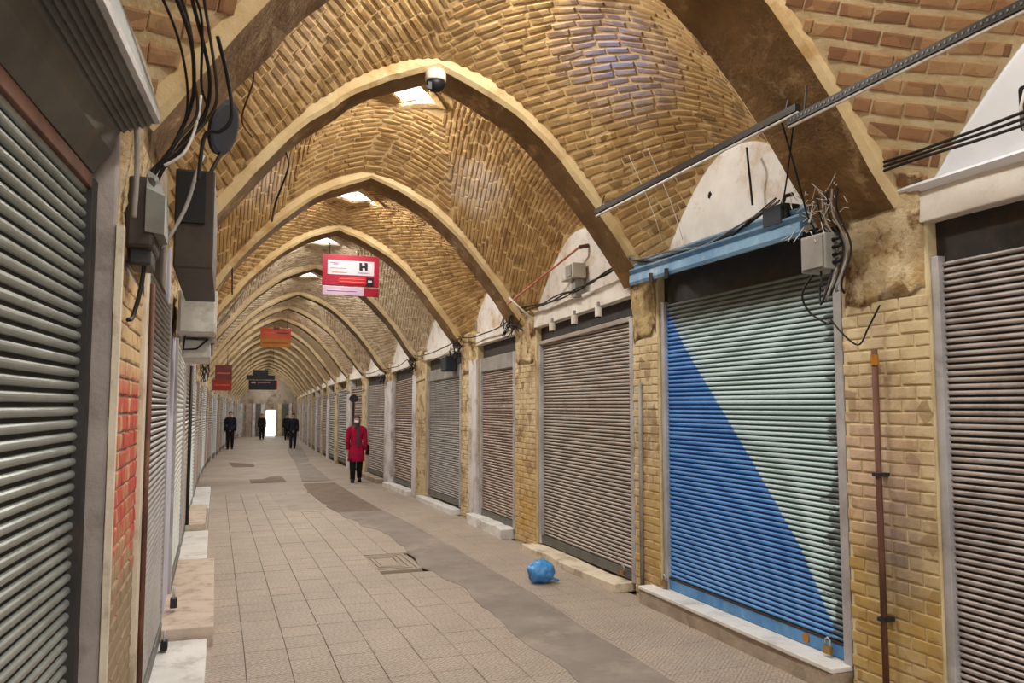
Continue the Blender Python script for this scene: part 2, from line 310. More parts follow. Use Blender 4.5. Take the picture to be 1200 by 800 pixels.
# ------------------------------------------------------------------ mesh builder
class MB:
    def __init__(s): s.v = []; s.f = []; s.mi = []
    def add(s, vs, fs, mi=0):
        o = len(s.v); s.v += [tuple(v) for v in vs]
        for f in fs: s.f.append(tuple(i + o for i in f)); s.mi.append(mi)
        return s
    def box(s, x0, x1, y0, y1, z0, z1, mi=0, jit=0, ny=1):
        c = lambda: random.uniform(-jit, jit) if jit else 0
        ys = [y0 + (y1 - y0) * i / ny for i in range(ny + 1)]
        vs = []
        for y in ys:
            for (x, z) in ((x0, z0), (x1, z0), (x1, z1), (x0, z1)): vs.append((x + c(), y + c(), z + c()))
        fs = [(0, 1, 2, 3), (4 * ny + 3, 4 * ny + 2, 4 * ny + 1, 4 * ny)]
        for i in range(ny):
            a = 4 * i
            for k in range(4): fs.append((a + k, a + 4 + k, a + 4 + (k + 1) % 4, a + (k + 1) % 4))
        return s.add(vs, fs, mi)
    def extr(s, prof, y0, y1, mi=0, caps=True, mis=None, ny=1, closed=True):
        """profile of (x, z) swept along y"""
        n = len(prof); ys = [y0 + (y1 - y0) * i / ny for i in range(ny + 1)]
        o = len(s.v)
        for y in ys: s.v += [(x, y, z) for x, z in prof]
        for j in range(ny):
            for i in range(n if closed else n - 1):
                a = o + j * n + i; b = o + j * n + (i + 1) % n
                s.f.append((a, b, b + n, a + n)); s.mi.append(mis[i] if mis else mi)
        if caps and closed:
            s.f.append(tuple(o + i for i in range(n))[::-1]); s.mi.append(mi)
            s.f.append(tuple(o + ny * n + i for i in range(n))); s.mi.append(mi)
        return s
    def tube(s, pts, r, n=8, mi=0, r2=None):
        pts = [Vector(p) for p in pts]; o = len(s.v); m = len(pts)
        for i, p in enumerate(pts):
            d = (pts[min(i + 1, m - 1)] - pts[max(i - 1, 0)]).normalized()
            a = d.orthogonal().normalized() if i == 0 else (a - d * a.dot(d)).normalized()
            b = d.cross(a); rr = r if r2 is None else r + (r2 - r) * i / (m - 1)
            for k in range(n):
                t = 2 * pi * k / n; s.v.append(tuple(p + (a * cos(t) + b * sin(t)) * rr))
        for i in range(m - 1):
            for k in range(n):
                s.f.append((o + i * n + k, o + i * n + (k + 1) % n, o + (i + 1) * n + (k + 1) % n, o + (i + 1) * n + k)); s.mi.append(mi)
        s.f.append(tuple(o + k for k in range(n))[::-1]); s.mi.append(mi)
        s.f.append(tuple(o + (m - 1) * n + k for k in range(n))); s.mi.append(mi)
        return s
    def loft(s, rings, mi=0, caps=True):
        n = len(rings[0]); o = len(s.v)
        for r in rings: s.v += [tuple(p) for p in r]
        for j in range(len(rings) - 1):
            for k in range(n):
                s.f.append((o + j * n + k, o + j * n + (k + 1) % n, o + (j + 1) * n + (k + 1) % n, o + (j + 1) * n + k)); s.mi.append(mi)
        if caps:
            s.f.append(tuple(o + k for k in range(n))[::-1]); s.mi.append(mi)
            s.f.append(tuple(o + (len(rings) - 1) * n + k for k in range(n))); s.mi.append(mi)
        return s
    def sphere(s, c, r, sc=(1, 1, 1), nu=12, nv=8, mi=0):
        rings = []
        for j in range(1, nv):
            t = pi * j / nv
            rings.append([(c[0] + r * sc[0] * sin(t) * cos(2 * pi * k / nu), c[1] + r * sc[1] * sin(t) * sin(2 * pi * k / nu), c[2] - r * sc[2] * cos(t)) for k in range(nu)])
        return s.loft(rings, mi)
    def build(s, name, mats, parent=None, kind=None, warp=True, smooth=False, bevel=0, label=None, noiseamp=0, nscale=3):
        L = Vector(parent['_w']) if parent is not None and '_w' in parent else Vector((0, 0, 0))
        vs = []
        for v in s.v:
            if noiseamp:
                nn = noise.noise_vector(Vector(v) * nscale) * noiseamp; v = (v[0] + nn.x, v[1] + nn.y, v[2] + nn.z)
            q = WV(v) if warp else Vector(v)
            vs.append(tuple(q - L))
        me = bpy.data.meshes.new(name); me.from_pydata(vs, [], s.f)
        if not isinstance(mats, (list, tuple)): mats = [mats]
        for m in mats: me.materials.append(m)
        me.polygons.foreach_set('material_index', s.mi)
        if smooth: me.polygons.foreach_set('use_smooth', [True] * len(me.polygons))
        me.update()
        bm = bmesh.new(); bm.from_mesh(me); bmesh.ops.recalc_face_normals(bm, faces=bm.faces); bm.to_mesh(me); bm.free()
        o = bpy.data.objects.new(name, me); COL.objects.link(o)
        if parent is not None: o.parent = parent
        if kind: o['kind'] = kind
        if label: o['label'] = label
        if bevel:
            b = o.modifiers.new('bevel', 'BEVEL'); b.width = bevel; b.segments = 2; b.limit_method = 'ANGLE'; b.angle_limit = radians(40)
        return o
def thing(name, label, cat, loc, group=None):
    o = bpy.data.objects.new(name, None); COL.objects.link(o)
    wl = W(loc); o.location = wl; o['_w'] = wl; o.empty_display_size = .1
    o['label'] = label; o['category'] = cat
    if group: o['group'] = group
    return o
def tag(o, label, cat, group=None):
    o['label'] = label; o['category'] = cat
    if group: o['group'] = group
    return o
def tag_kind(o, k): o['kind'] = k; return o
ORD = ['first', 'second', 'third', 'fourth', 'fifth', 'sixth', 'seventh', 'eighth', 'ninth', 'tenth', 'eleventh', 'twelfth']

def bake_thing(mb, name, mats, label, cat, loc, group=None, **k):
    """a thing that is one mesh, its origin at its base"""
    t = {'_w': W(loc)}
    class P: pass
    L = Vector(W(loc))
    o = mb.build(name, mats, None, **k)
    for v in o.data.vertices: v.co -= L
    o.location = L
    return tag(o, label, cat, group)

# ------------------------------------------------------------------ picture frame test (only to choose which repeats get to be single objects)
_F = Vector((sin(YAW) * cos(PITCH), cos(YAW) * cos(PITCH), sin(PITCH))); _R = Vector((cos(YAW), -sin(YAW), 0)); _U = _R.cross(_F)
def proj(p):
    d = Vector(p) - Vector((0, 0, CAM_H)); f = d.dot(_F)
    if f < .1: return None
    return 600 + FPX * d.dot(_R) / f, 400 - FPX * d.dot(_U) / f, f
def in_frame(p, m=15):
    q = proj(p); return q is not None and -m < q[0] < 1200 + m and -m < q[1] < 800 + m

# ================================================================== FLOOR
XL, XR = -.40, 3.60
fl = MB()
for i in range(-12, 62):
    fl.add([(XL - .34, i, -.03), (XR + .14, i, -.03), (XR + .14, i + 1, -.03), (XL - .34, i + 1, -.03)], [(0, 1, 2, 3)])
floor = fl.build('floor', M['grout'], kind='structure')
TS = .28
def tile_verts(cx, cy, sx, sy, h=.03, b=.003, g=.0012):
    a, c = sx / 2 - g, sy / 2 - g
    return [(cx + i * a, cy + j * c, z) for z, ins in ((-.03, 0), (-.004, 0), (0, b)) for i, j, in ((-1, -1), (1, -1), (1, 1), (-1, 1)) for a, c in (((sx / 2 - g - ins), (sy / 2 - g - ins)),)]
TILE_F = [(0, 1, 5, 4), (1, 2, 6, 5), (2, 3, 7, 6), (3, 0, 4, 7), (4, 5, 9, 8), (5, 6, 10, 9), (6, 7, 11, 10), (7, 4, 8, 11), (8, 9, 10, 11)]
STRIPL = [(2.75, -5), (2.2, 0), (2.11, 4.64), (2.09, 5.84), (2.16, 7.32), (2.06, 8.4), (2.15, 10.99), (1.97, 11.47), (1.78, 14.0), (1.76, 17.0), (2.0, 21), (2.36, 28), (2.4, 34), (2.7, 45)]
STRIPR = [(3.3, -5), (2.66, 4.4), (2.65, 5.52), (2.68, 6.61), (2.69, 8.17), (2.66, 10.8), (2.55, 14.1), (2.56, 18.5), (2.72, 25), (3.05, 34), (3.3, 45)]
def sl(y): return float(np.interp(y, [p[1] for p in STRIPL], [p[0] for p in STRIPL]))
def sr(y): return float(np.interp(y, [p[1] for p in STRIPR], [p[0] for p in STRIPR]))
singles, rest = [], MB()
me = bpy.data.meshes.new('tile'); me.from_pydata(tile_verts(0, 0, TS, TS), [], TILE_F); me.materials.append(M['tile'])
tiles = []
for j in range(-24, 60):
    for i in range(0, 15):
        cx = XL + .02 + TS * (i + .5); cy = .1 + TS * (j + .5)
        if cx + TS / 2 > XR + .05: continue
        if cx - TS / 2 > sl(cy) + .02 and cx + TS / 2 < sr(cy) - .02: continue
        if 1.45 < cx < 2.05 and 8.35 < cy < 9.3: continue
        tiles.append((cx, cy))
vis = [t for t in tiles if in_frame((t[0], t[1], 0))]
vis.sort(key=lambda t: t[1]); chosen = set(vis[:300])
for t in tiles:
    if t in chosen:
        o = bpy.data.objects.new('floor_tile', me); COL.objects.link(o); o.parent = floor
        o.location = WV((t[0], t[1], random.uniform(-.0018, .0012)))
        o.rotation_euler = (random.uniform(-.003, .003), random.uniform(-.003, .003), 0)
    else:
        dz = random.uniform(-.0018, .0012)
        rest.add([(v[0], v[1], v[2] + dz) for v in tile_verts(t[0], t[1], TS, TS)], TILE_F)
rest.build('floor_tiles', M['tile'], floor, kind='stuff')
fp = MB()
for i in range(17, 62):
    fp.add([(XL - .2, i - .1, -.004), (XR + .2, i - .1, -.004), (XR + .2, i + .9, -.004), (XL - .2, i + .9, -.004)], [(0, 1, 2, 3)])
fp.build('far_paving', M['tile_far'], floor)
# cement strip over the old trench, ragged edges
def strip(name, mat, ya, yb, h, rag=.035, lf=sl, rf=sr, step=.12):
    m = MB(); n = int((yb - ya) / step) + 1; vs = []
    for k in range(n + 1):
        y = ya + (yb - ya) * k / n
        l = lf(y) + rag * noise.noise((y * 1.7, 1, 2)) * 2 + random.uniform(-.008, .008)
        r = rf(y) + rag * .35 * noise.noise((y * 1.3, 7, 2)) * 2
        vs += [(l - .004, y, -.006), (l, y, h), (l + (r - l) * .5, y, h + .001), (r, y, h), (r + .004, y, -.006)]
    fs = []
    for k in range(n):
        for q in range(4): fs.append((5 * k + q, 5 * k + 5 + q, 5 * k + 6 + q, 5 * k + 1 + q))
    m.add(vs, fs); return m.build(name, mat, floor)
strip('cement_strip', M['asphalt'], -3, 13.2, .004)
strip('cement_strip', M['asphalt_brown'], 13.2, 19, .0035)
strip('cement_strip', M['asphalt'], 19.6, 46, .003, step=.4)
for (x0, x1, y0, y1, mt) in [(.75, 1.55, 19.6, 21.6, 'asphalt_brown'), (1.0, 1.7, 13.5, 16.5, 'tile_far'), (.2, 1.0, 26, 29, 'asphalt_brown'), (3.0, 3.5, 11.5, 13.5, 'tile_far')]:
    m = MB(); m.box(x0, x1, y0, y1, -.02, .0025); m.build('cement_patch', M[mt], floor, noiseamp=.03, nscale=2)
# manhole cover
mh = thing('manhole_cover', 'square stone inspection cover with concentric edge lines in the floor tiles', 'manhole cover', (1.75, 8.85, 0))
b = MB(); b.box(1.47, 2.03, 8.37, 9.3, -.03, -.006); b.build('frame', M['grout'], mh)
for k, (a, g) in enumerate([(0, .035), (.07, .03), (.13, .03)]):
    x0, x1, y0, y1 = 1.48 + a, 2.02 - a, 8.38 + a * 1.4, 9.29 - a * 1.4
    b = MB()
    e = g
    b.box(x0, x1, y0, y0 + e, -.02, .002); b.box(x0, x1, y1 - e, y1, -.02, .002); b.box(x0, x0 + e, y0 + e, y1 - e, -.02, .002); b.box(x1 - e, x1, y0 + e, y1 - e, -.02, .002)
    b.build('edge_ring', M['tile_far'], mh, noiseamp=.012, nscale=4)
b = MB(); b.box(1.48 + .17, 2.02 - .17, 8.38 + .24, 9.29 - .24, -.02, .001); b.build('lid', M['tile_far'], mh, noiseamp=.01, nscale=4)

# ================================================================== WALLS (backing) and far end
def wall(name, x, sgn):
    m = MB()
    for i in range(-12, 60): m.add([(x, i, -.1), (x, i + 1, -.1), (x, i + 1, 5.4), (x, i, 5.4), (x + sgn * .3, i, -.1), (x + sgn * .3, i + 1, -.1), (x + sgn * .3, i + 1, 5.4), (x + sgn * .3, i, 5.4)], [(0, 1, 2, 3), (4, 5, 6, 7), (3, 2, 6, 7)])
    return m.build(name, M['wall'], kind='structure')
wall_right = wall('wall_right', XR + .14, 1)
wall_left = wall('wall_left', XL - .34, -1)
# far end wall with its bright doorway
m = MB(); Y = 60
m.box(-1, 1.35, Y, Y + .3, -.2, 5); m.box(2.15, 5, Y, Y + .3, -.2, 5); m.box(1.35, 2.15, Y, Y + .3, 1.95, 5)
wb = m.build('wall_back', M['wall'], kind='structure')
for k, (xa, xb_, mt) in enumerate([(-.5, -.15, 'pale_pilaster'), (.05, .45, 'slat_brown'), (.5, .7, 'pale_pilaster'), (.75, 1.05, 'hood_grey'), (1.08, 1.3, 'pale_pilaster'), (2.25, 2.5, 'pillar_mortar'), (2.55, 2.95, 'hood_grey'), (3.0, 3.2, 'pale_pilaster'), (3.25, 3.6, 'slat_brown')]):
    m = MB(); m.box(xa, xb_, Y - .08, Y, -.1, 2.4); m.build('pilaster' if 'pil' in mt else 'shutter_panel', M[mt], wb)
m = MB(); m.box(1.35, 1.42, Y - .02, Y + .1, 0, 1.95); m.box(2.08, 2.15, Y - .02, Y + .1, 0, 1.95); m.box(1.35, 2.15, Y - .02, Y + .1, 1.88, 1.95)
m.build('door_1', M['whitepaint'], kind='structure')

# ================================================================== RIBS (pointed arches)
def rib(i, ya, yb):
    m = MB(); N = 44; d = .42
    pr = []
    for k in range(N + 1):
        t = -1 + 2 * k / N; dx = math.copysign(abs(t) ** .9, t) * 1.9
        e = .01; sl_ = (zt(dx + e) - zt(dx - e)) / (2 * e); nrm = Vector((-sl_, 0, 1)).normalized()
        pr.append((Vector((XM + dx, 0, zt(dx))), nrm))
    ys = [ya, ya + .035, (ya + yb) / 2, yb - .035, yb]
    vs = []; fs = []; mi = []
    cols = 7
    for k, (p, nr) in enumerate(pr):
        row = [(0, .33), (0, .03), (1, 0), (2, 0), (3, 0), (4, .03), (4, .33)]
        for (yi, off) in row:
            q = p + nr * off
            jit = .022 * noise.noise((q.x * 2.2, ys[yi] * 2 + i, q.z * 2.2)) + .008 * noise.noise((q.x * 9, ys[yi] * 9 + i, q.z * 9))
            vs.append((q.x + nr.x * jit * 1, ys[yi] + (jit * .7 if yi in (0, 4) else 0), q.z + nr.z * jit))
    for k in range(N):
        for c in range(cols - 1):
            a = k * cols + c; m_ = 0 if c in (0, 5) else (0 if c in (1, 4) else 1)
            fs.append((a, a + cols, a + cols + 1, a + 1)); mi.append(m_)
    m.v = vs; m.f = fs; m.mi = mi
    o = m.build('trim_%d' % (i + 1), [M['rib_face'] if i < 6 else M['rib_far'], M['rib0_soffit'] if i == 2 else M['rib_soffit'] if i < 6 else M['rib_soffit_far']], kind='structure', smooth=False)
    return o
ribs = [rib(i, *r) for i, r in enumerate(RIBS)]

# ================================================================== VAULTS
def brick_template(seed):
    r = random.Random(seed)
    vs = []
    for z, fx, fy in ((-.012, 1, 1), (.6, .99, .96), (1, .93, .74)):
        for i, j in ((-1, -1), (1, -1), (1, 1), (-1, 1)):
            vs.append((i * .5 * fx * (1 + r.uniform(-.04, .02)), j * .5 * fy * (1 + r.uniform(-.12, .06)), z * (1 + r.uniform(-.25, .2)) if z > 0 else -.5))
    return vs
TPL = [brick_template(k) for k in range(6)]
_bm = {}
def brick_mesh(k, mat):
    key = (k, mat.name)
    if key not in _bm:
        me = bpy.data.meshes.new('brick'); me.from_pydata(TPL[k], [], TILE_F); me.materials.append(mat); _bm[key] = me
    return _bm[key]
def place_bricks(lst, parent, mat, n_single, name='brick', offset=Vector((0, 0, 0))):
    """lst of (matrix, centre). The ones that show largest become objects, the rest one joined part."""
    order = sorted(range(len(lst)), key=lambda i: (not in_frame(lst[i][1], 5), (lst[i][1] - Vector((0, 0, CAM_H))).length))
    single = set(order[:n_single]); rest = []
    for i, (mx, c) in enumerate(lst):
        k = random.randrange(6)
        if i in single:
            o = bpy.data.objects.new(name, brick_mesh(k, mat)); COL.objects.link(o); o.parent = parent
            o.matrix_local = Matrix.Translation(-offset) @ mx
        else: rest.append((mx, k))
    if rest:
        V = []; F = []
        tp = [np.array(t) for t in TPL]
        for mx, k in rest:
            a = np.array(mx); o = len(V) * 12
            V.append(tp[k] @ a[:3, :3].T + a[:3, 3] - np.array(offset)); F += [tuple(q + o for q in f) for f in TILE_F]
        me = bpy.data.meshes.new('bricks'); me.from_pydata(np.concatenate(V).tolist(), [], F); me.materials.append(mat)
        o = bpy.data.objects.new('bricks', me); COL.objects.link(o); o.parent = parent; o['kind'] = 'stuff'

HOLE = .27
def bay_fields(style):
    """style -> list of (inside(s, v, y-yc), course direction (ds, dy))"""
    if style == 'A':
        nearf = lambda s, u, h: s > .5 and (u + h) < .24
        nearl = lambda s, u, h: s < -.5 and (u + h) < .24
        return [(lambda s, u, h: s >= 0 and not nearf(s, u, h), (-.70, .71)), (lambda s, u, h: s < 0 and not nearl(s, u, h), (.62, .79)),
                (nearf, (.5, .86)), (nearl, (-.5, .86))]
    if style == '0':
        return [(lambda s, u, h: s >= 0, (-.88, .47)), (lambda s, u, h: s < 0, (.88, .47))]
    far = lambda s, u, h: u > 0 and abs(s) < .5 + .5 * u
    nea = lambda s, u, h: u <= 0 and abs(s) < .5 - .5 * u
    if style == 'D':
        return [(lambda s, u, h: s >= 0, (-.65, .76)), (lambda s, u, h: s < 0, (.7, .71))]
    return [(far, (1, 0)), (nea, (1, 0)), (lambda s, u, h: s >= 0 and not far(s, u, h) and not nea(s, u, h), (.19, .98)),
            (lambda s, u, h: s < 0 and not far(s, u, h) and not nea(s, u, h), (-.05, .99))]
def make_bay(i, y0, y1, style, mats, single, geo=True, pitch=.064, L=.235, hb=.009, wb=.043, xslice=None):
    CUR[0] = i; hxo = HXO.get(i, 0)
    yc = (y0 + y1) / 2; hl = (y1 - y0) / 2
    ns, ny = (56, 28) if geo else (36, 12)
    m = MB(); idx = {}
    for a in range(ns + 1):
        s = -S_MAX + 2 * S_MAX * a / ns
        for b_ in range(ny + 1):
            y = y0 - .03 + (y1 - y0 + .06) * b_ / ny
            idx[a, b_] = len(m.v); p = vault(s, y, y0, y1); m.v.append(tuple(p))
    for a in range(ns):
        for b_ in range(ny):
            c = [m.v[idx[a + k, b_ + l]] for k, l in ((0, 0), (1, 0), (1, 1), (0, 1))]
            cx = sum(q[0] for q in c) / 4; cy = sum(q[1] for q in c) / 4
            if abs(cx - XM - hxo) + abs(cy - yc) < HOLE * 1.12: continue
            m.f.append((idx[a, b_], idx[a + 1, b_], idx[a + 1, b_ + 1], idx[a, b_ + 1])); m.mi.append(0)
    # outer shell of the roof so that no daylight leaks in around the opening
    ceil = m.build('ceiling', mats[1], kind='structure')
    # square shaft of the roof opening
    sh = MB(); zc = vault(0, yc, y0, y1).z; r = HOLE * 1.0; ro = HOLE * 1.5
    ring = lambda rr, z: [(XM + rr, yc, z), (XM, yc + rr, z), (XM - rr, yc, z), (XM, yc - rr, z)]
    K = 24
    def rpt(q, rad, up):
        a = q * 4 / K; f = a % 1; c4 = [(1, 0), (0, 1), (-1, 0), (0, -1), (1, 0)]
        px, py = hxo + (c4[int(a)][0] * (1 - f) + c4[int(a) + 1][0] * f) * rad, (c4[int(a)][1] * (1 - f) + c4[int(a) + 1][1] * f) * rad
        return (XM + px, yc + py, zt(math.hypot(px, .2)) + .13 + vshape(py / hl) * crown() + up)
    sh.loft([[rpt(q, ra, up) for q in range(K)] for ra, up in ((ro, -.002), (r * 1.1, -.015), (r, -.012), (r, .02), (ro, .02), (ro, -.002))], caps=False)
    sh.build('skylight_rim', mats[2], ceil)
    if geo:
        lst = []
        for inside, d in bay_fields(style):
            d = Vector((d[0], d[1])).normalized(); n = Vector((-d.y, d.x))
            R = 3.6
            for row in range(int(-R / pitch), int(R / pitch)):
                off0 = row * pitch + random.uniform(-.003, .003); ph = random.uniform(0, L)
                for k in range(int(-R / L), int(R / L)):
                    off = off0 + .012 * noise.noise((k * L * 1.6, off0 * .9, i * 3.1)) ; t0 = k * L + ph; bl = L * random.uniform(.93, .975)
                    def ok(t):
                        s = d.x * t + n.x * off; u = d.y * t + n.y * off
                        if abs(s) > S_MAX - .02 or abs(u) > hl - .01: return False
                        if abs(dx_of_s(s) - hxo) + abs(u) < HOLE * 1.5: return False
                        return inside(s, u, hl)
                    a, b_ = t0, t0 + bl
                    oa, ob = ok(a), ok(b_)
                    if not oa and not ob: continue
                    if not oa:
                        lo, hi = a, b_
                        for _ in range(5):
                            mid = (lo + hi) / 2
                            if ok(mid): hi = mid
                            else: lo = mid
                        a = hi
                    if not ob:
                        lo, hi = a, b_
                        for _ in range(5):
                            mid = (lo + hi) / 2
                            if ok(mid): lo = mid
                            else: hi = mid
                        b_ = lo
                    if b_ - a < .045: continue
                    t = (a + b_) / 2; s = d.x * t + n.x * off; u = d.y * t + n.y * off
                    P = lambda s_, u_: WV(vault(s_, yc + u_, y0, y1))
                    c = P(s, u); e = .02
                    Ts = P(s + d.x * e, u + d.y * e) - P(s - d.x * e, u - d.y * e)
                    Tn = P(s + n.x * e, u + n.y * e) - P(s - n.x * e, u - n.y * e)
                    stretch_l = Ts.length / (2 * e); stretch_n = Tn.length / (2 * e)
                    X = Ts.normalized(); Z = X.cross(Tn).normalized()
                    if Z.z > 0: Z = -Z
                    Yv = Z.cross(X)
                    h = hb * random.uniform(.7, 1.3)
                    # slight twist and lift, as hand-laid courses have
                    X2 = (X + Yv * random.uniform(-.03, .03) + Z * random.uniform(-.02, .02)).normalized(); Y2 = Z.cross(X2).normalized(); Z2 = X2.cross(Y2)
                    mx = Matrix(((X2.x * (b_ - a) * stretch_l, Y2.x * wb * stretch_n, Z2.x * h, c.x),
                                 (X2.y * (b_ - a) * stretch_l, Y2.y * wb * stretch_n, Z2.y * h, c.y),
                                 (X2.z * (b_ - a) * stretch_l, Y2.z * wb * stretch_n, Z2.z * h, c.z), (0, 0, 0, 1)))
                    lst.append((mx, c))
        place_bricks(lst, ceil, mats[0], single)
    # daylight through the opening
    ld = bpy.data.lights.new('skylight', 'AREA'); ld.shape = 'DISK'; ld.size = .5; ld.energy = SKY_W * (1 if y0 < 12 else .75 if y0 < 30 else .55); ld.color = (1, .965, .895)
    lo = bpy.data.objects.new('skylight', ld); COL.objects.link(lo); lo.location = WV((XM + hxo, yc, zc - .07))
    return ceil
for i in range(len(RIBS) - 1):
    y0, y1 = RIBS[i][1], RIBS[i + 1][0]
    if i == 0: make_bay(i, y0, y1, 'B', (M['vault_0'], M['mortar_pale'], M['mortar_pale']), 0, geo=False)
    elif i == 1: make_bay(i, y0, y1, '0', (M['vault_0'], M['mortar_pale'], M['mortar_pale']), 230, pitch=.078, wb=.049, hb=.007, L=.225)
    elif i == 2: make_bay(i, y0, y1, 'A', (M['vault_a'], M['mortar_gold'], M['mortar_gold']), 300)
    elif i == 3: make_bay(i, y0, y1, 'B', (M['vault_b'], M['mortar_gold'], M['mortar_gold']), 300)
    elif i == 4: make_bay(i, y0, y1, 'D', (M['vault_b'], M['mortar_gold'], M['mortar_gold']), 200)
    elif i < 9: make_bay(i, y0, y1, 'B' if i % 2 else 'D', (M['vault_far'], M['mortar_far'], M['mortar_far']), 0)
    else: make_bay(i, y0, y1, 'B', (M['vault_far'], M['vault_plain'], M['mortar_far']), 0, geo=False)

# ================================================================== PILLARS
def pillar(side, ya, yb, idx, label, brick_single=0, bricks='full', top=2.34, mats=None, width_x=.11, capm='cap', ztop=2.95):
    """side +1 right wall, -1 left wall"""
    xf = XR - .05 if side > 0 else XL + .03       # corridor face
    xb = XR + .135 if side > 0 else XL - .33
    t = thing('pillar', label, 'pillar', (xf, (ya + yb) / 2, 0))
    m = MB(); x0, x1 = sorted((xf + side * .012, xb))
    m.box(x0, x1, ya, yb, -.03, ztop if bricks != 'full' else ztop, ny=1)
    core = m.build('core', mats or M['pillar_mortar'], t, bevel=.01)
    L = Vector(t['_w'])
    if bricks in ('full', 'joined'):
        lst = []; pitch = .0715; z = .02; row = 0
        while z + pitch < top:
            y = ya + (0 if row % 2 else -.1)
            while y < yb - .02:
                a = max(y, ya + .002); b = min(y + .2, yb - .002)
                if b - a > .04:
                    zz = z + pitch / 2; p = WV((xf + side * .010, (a + b) / 2, zz))
                    h = .006 * random.uniform(.7, 1.3)
                    mx = Matrix(((0, 0, -side * h, p.x), (-side * (b - a - .005), 0, 0, p.y), (0, .065 * random.uniform(.95, 1.03), 0, p.z), (0, 0, 0, 1)))
                    lst.append((mx, p))
                y += .208
            # end faces towards and away from the viewer
            z += pitch; row += 1
        place_bricks(lst, core if False else t, M['left_brick'] if side < 0 else M['pillar_brick'], brick_single, offset=L)
    # plaster head that swells out to carry the arch
    m = MB(); rings = []
    zt0 = top - .02
    for k in range(19):
        f = k / 18; z = zt0 + (ztop + .02 - zt0) * f
        out = .004 + .055 * f ** 1.6; wy = (yb - ya) / 2 * (.99 - .05 * sin(pi * min(1, f * 1.3))); cy = (ya + yb) / 2
        ring = []
        for q in range(40):
            a = 2 * pi * q / 40
            cx_, sy_ = cos(a), sin(a)
            sx = math.copysign(abs(cx_) ** .35, cx_); sy = math.copysign(abs(sy_) ** .35, sy_)
            nx = (.022 * noise.noise((sx * 2 + idx, sy * 3, z * 5)) + .016 * noise.noise((sx * 5 + idx, sy * 9, z * 11)) + .008 * noise.noise((sx * 9, sy * 24 + idx, z * 26))) * min(1, .2 + f * 4)
            ring.append((xf + side * .085 + sx * (.085 + out + nx), cy + sy * (wy + nx * .8), z + (.14 * noise.noise((sx * 2, sy * 3.3, idx)) + .05 * noise.noise((sx * 7, sy * 11, idx))) * (1 - f)))
        rings.append(ring)
    m.loft(rings); m.build('capital', M[capm], t, smooth=True)
    return t
pr = []
RP = {2: (3.28, 3.93), 3: (6.15, 6.60), 4: (8.99, 9.70), 5: (11.3, 12.12), 6: (14.4, 15.4), 7: (17.4, 18.2)}
P_LAB = {2: 'broad yellow brick pillar with a dark pipe down its face, between the blue shutter and the nearest dark one',
         3: 'yellow brick pillar with a splintered head, between the blue shutter and the wide grey one',
         4: 'mottled brick pillar at the far side of the wide grey shutter, on the right wall',
         5: 'brick pillar with a pale plastered edge, second beyond the wide grey shutter',
         6: 'ochre-footed brick pillar, third beyond the wide grey shutter',
         7: 'pale pillar, fourth beyond the wide grey shutter, close to the person in the crimson coat'}
for i in range(1, len(RIBS)):
    ya, yb = RP.get(i, (RIBS[i][0] - .12, RIBS[i][1] + .1))
    lab = P_LAB.get(i)
    if i == 1:
        pillar(1, .5, 1.05, i, 'brick pillar on the right wall at the near end of the dark shutter, beyond the frame', 0, 'joined'); continue
    grp = None
    if lab is None:
        if i < 15: lab = 'small distant pillar on the right wall, %s beyond the person in the crimson coat' % ORD[i - 8]
        else: lab = 'tiny pillar of the right wall near the far bright doorway'
    t = pillar(1, ya, yb, i, lab, {2: 300, 3: 220, 4: 200}.get(i, 0), 'full' if i < 5 else ('joined' if i < 9 else 'none'),
               capm='cap_wood' if i == 3 else 'cap', mats=None if i < 9 else M['pale_pilaster' if i % 2 else 'pillar_brick'])
    if i >= 2: t['group'] = 'pillars along the right wall'
# pale plaster edges on some right pillars
def edge_strip(t, y0, y1, mat, z1=2.5, x=XR - .062):
    m = MB(); m.box(x, x + .1, y0, y1, 0, z1); return m.build('plaster_edge', mat, t, bevel=.006, noiseamp=.008, nscale=6)
bypos = {round(o.location.y, 1): o for o in bpy.data.objects if o.name.startswith('pillar')}
def pil(y): return min((o for o in bpy.data.objects if o.type == 'EMPTY' and o.name.startswith('pillar') and o.location.x > 2), key=lambda o: abs(o.location.y - y))
edge_strip(pil(11.7), 11.3, 11.65, M['pale_pilaster'])
edge_strip(pil(14.9), 15.1, 15.4, M['pale_pilaster'])
edge_strip(pil(17.8), 17.4, 18.1, M['pale_pilaster'])
# pipe on the near pillar
t = thing('drain_pipe', 'dark rusty pipe running down the near yellow brick pillar', 'pipe', (XR - .1, 3.66, 0))
m = MB(); m.tube([(XR - .095, 3.62, 0), (XR - .095, 3.62, 1.0), (XR - .093, 3.622, 2.02)], .018, 10); m.build('pipe', M['rust'], t, smooth=True)
m = MB(); m.tube([(XR - .095, 3.62, 1.93), (XR - .095, 3.62, 1.99)], .022, 10); m.build('tape_band', M['ochre'], t)
for z in (.5, 1.3): m = MB(); m.box(XR - .12, XR - .04, 3.595, 3.645, z, z + .02); m.build('bracket', M['steel_dark'], t)
t = thing('drain_pipe', 'greenish grey pipe down the brick pillar with the splintered head', 'pipe', (XR - .12, 6.5, 0))
m = MB(); m.tube([(XR - .06, 6.44, 0.1), (XR - .06, 6.44, 1.0), (XR - .062, 6.43, 1.9)], .02, 8); m.build('pipe', M['box_grey'], t, smooth=True)

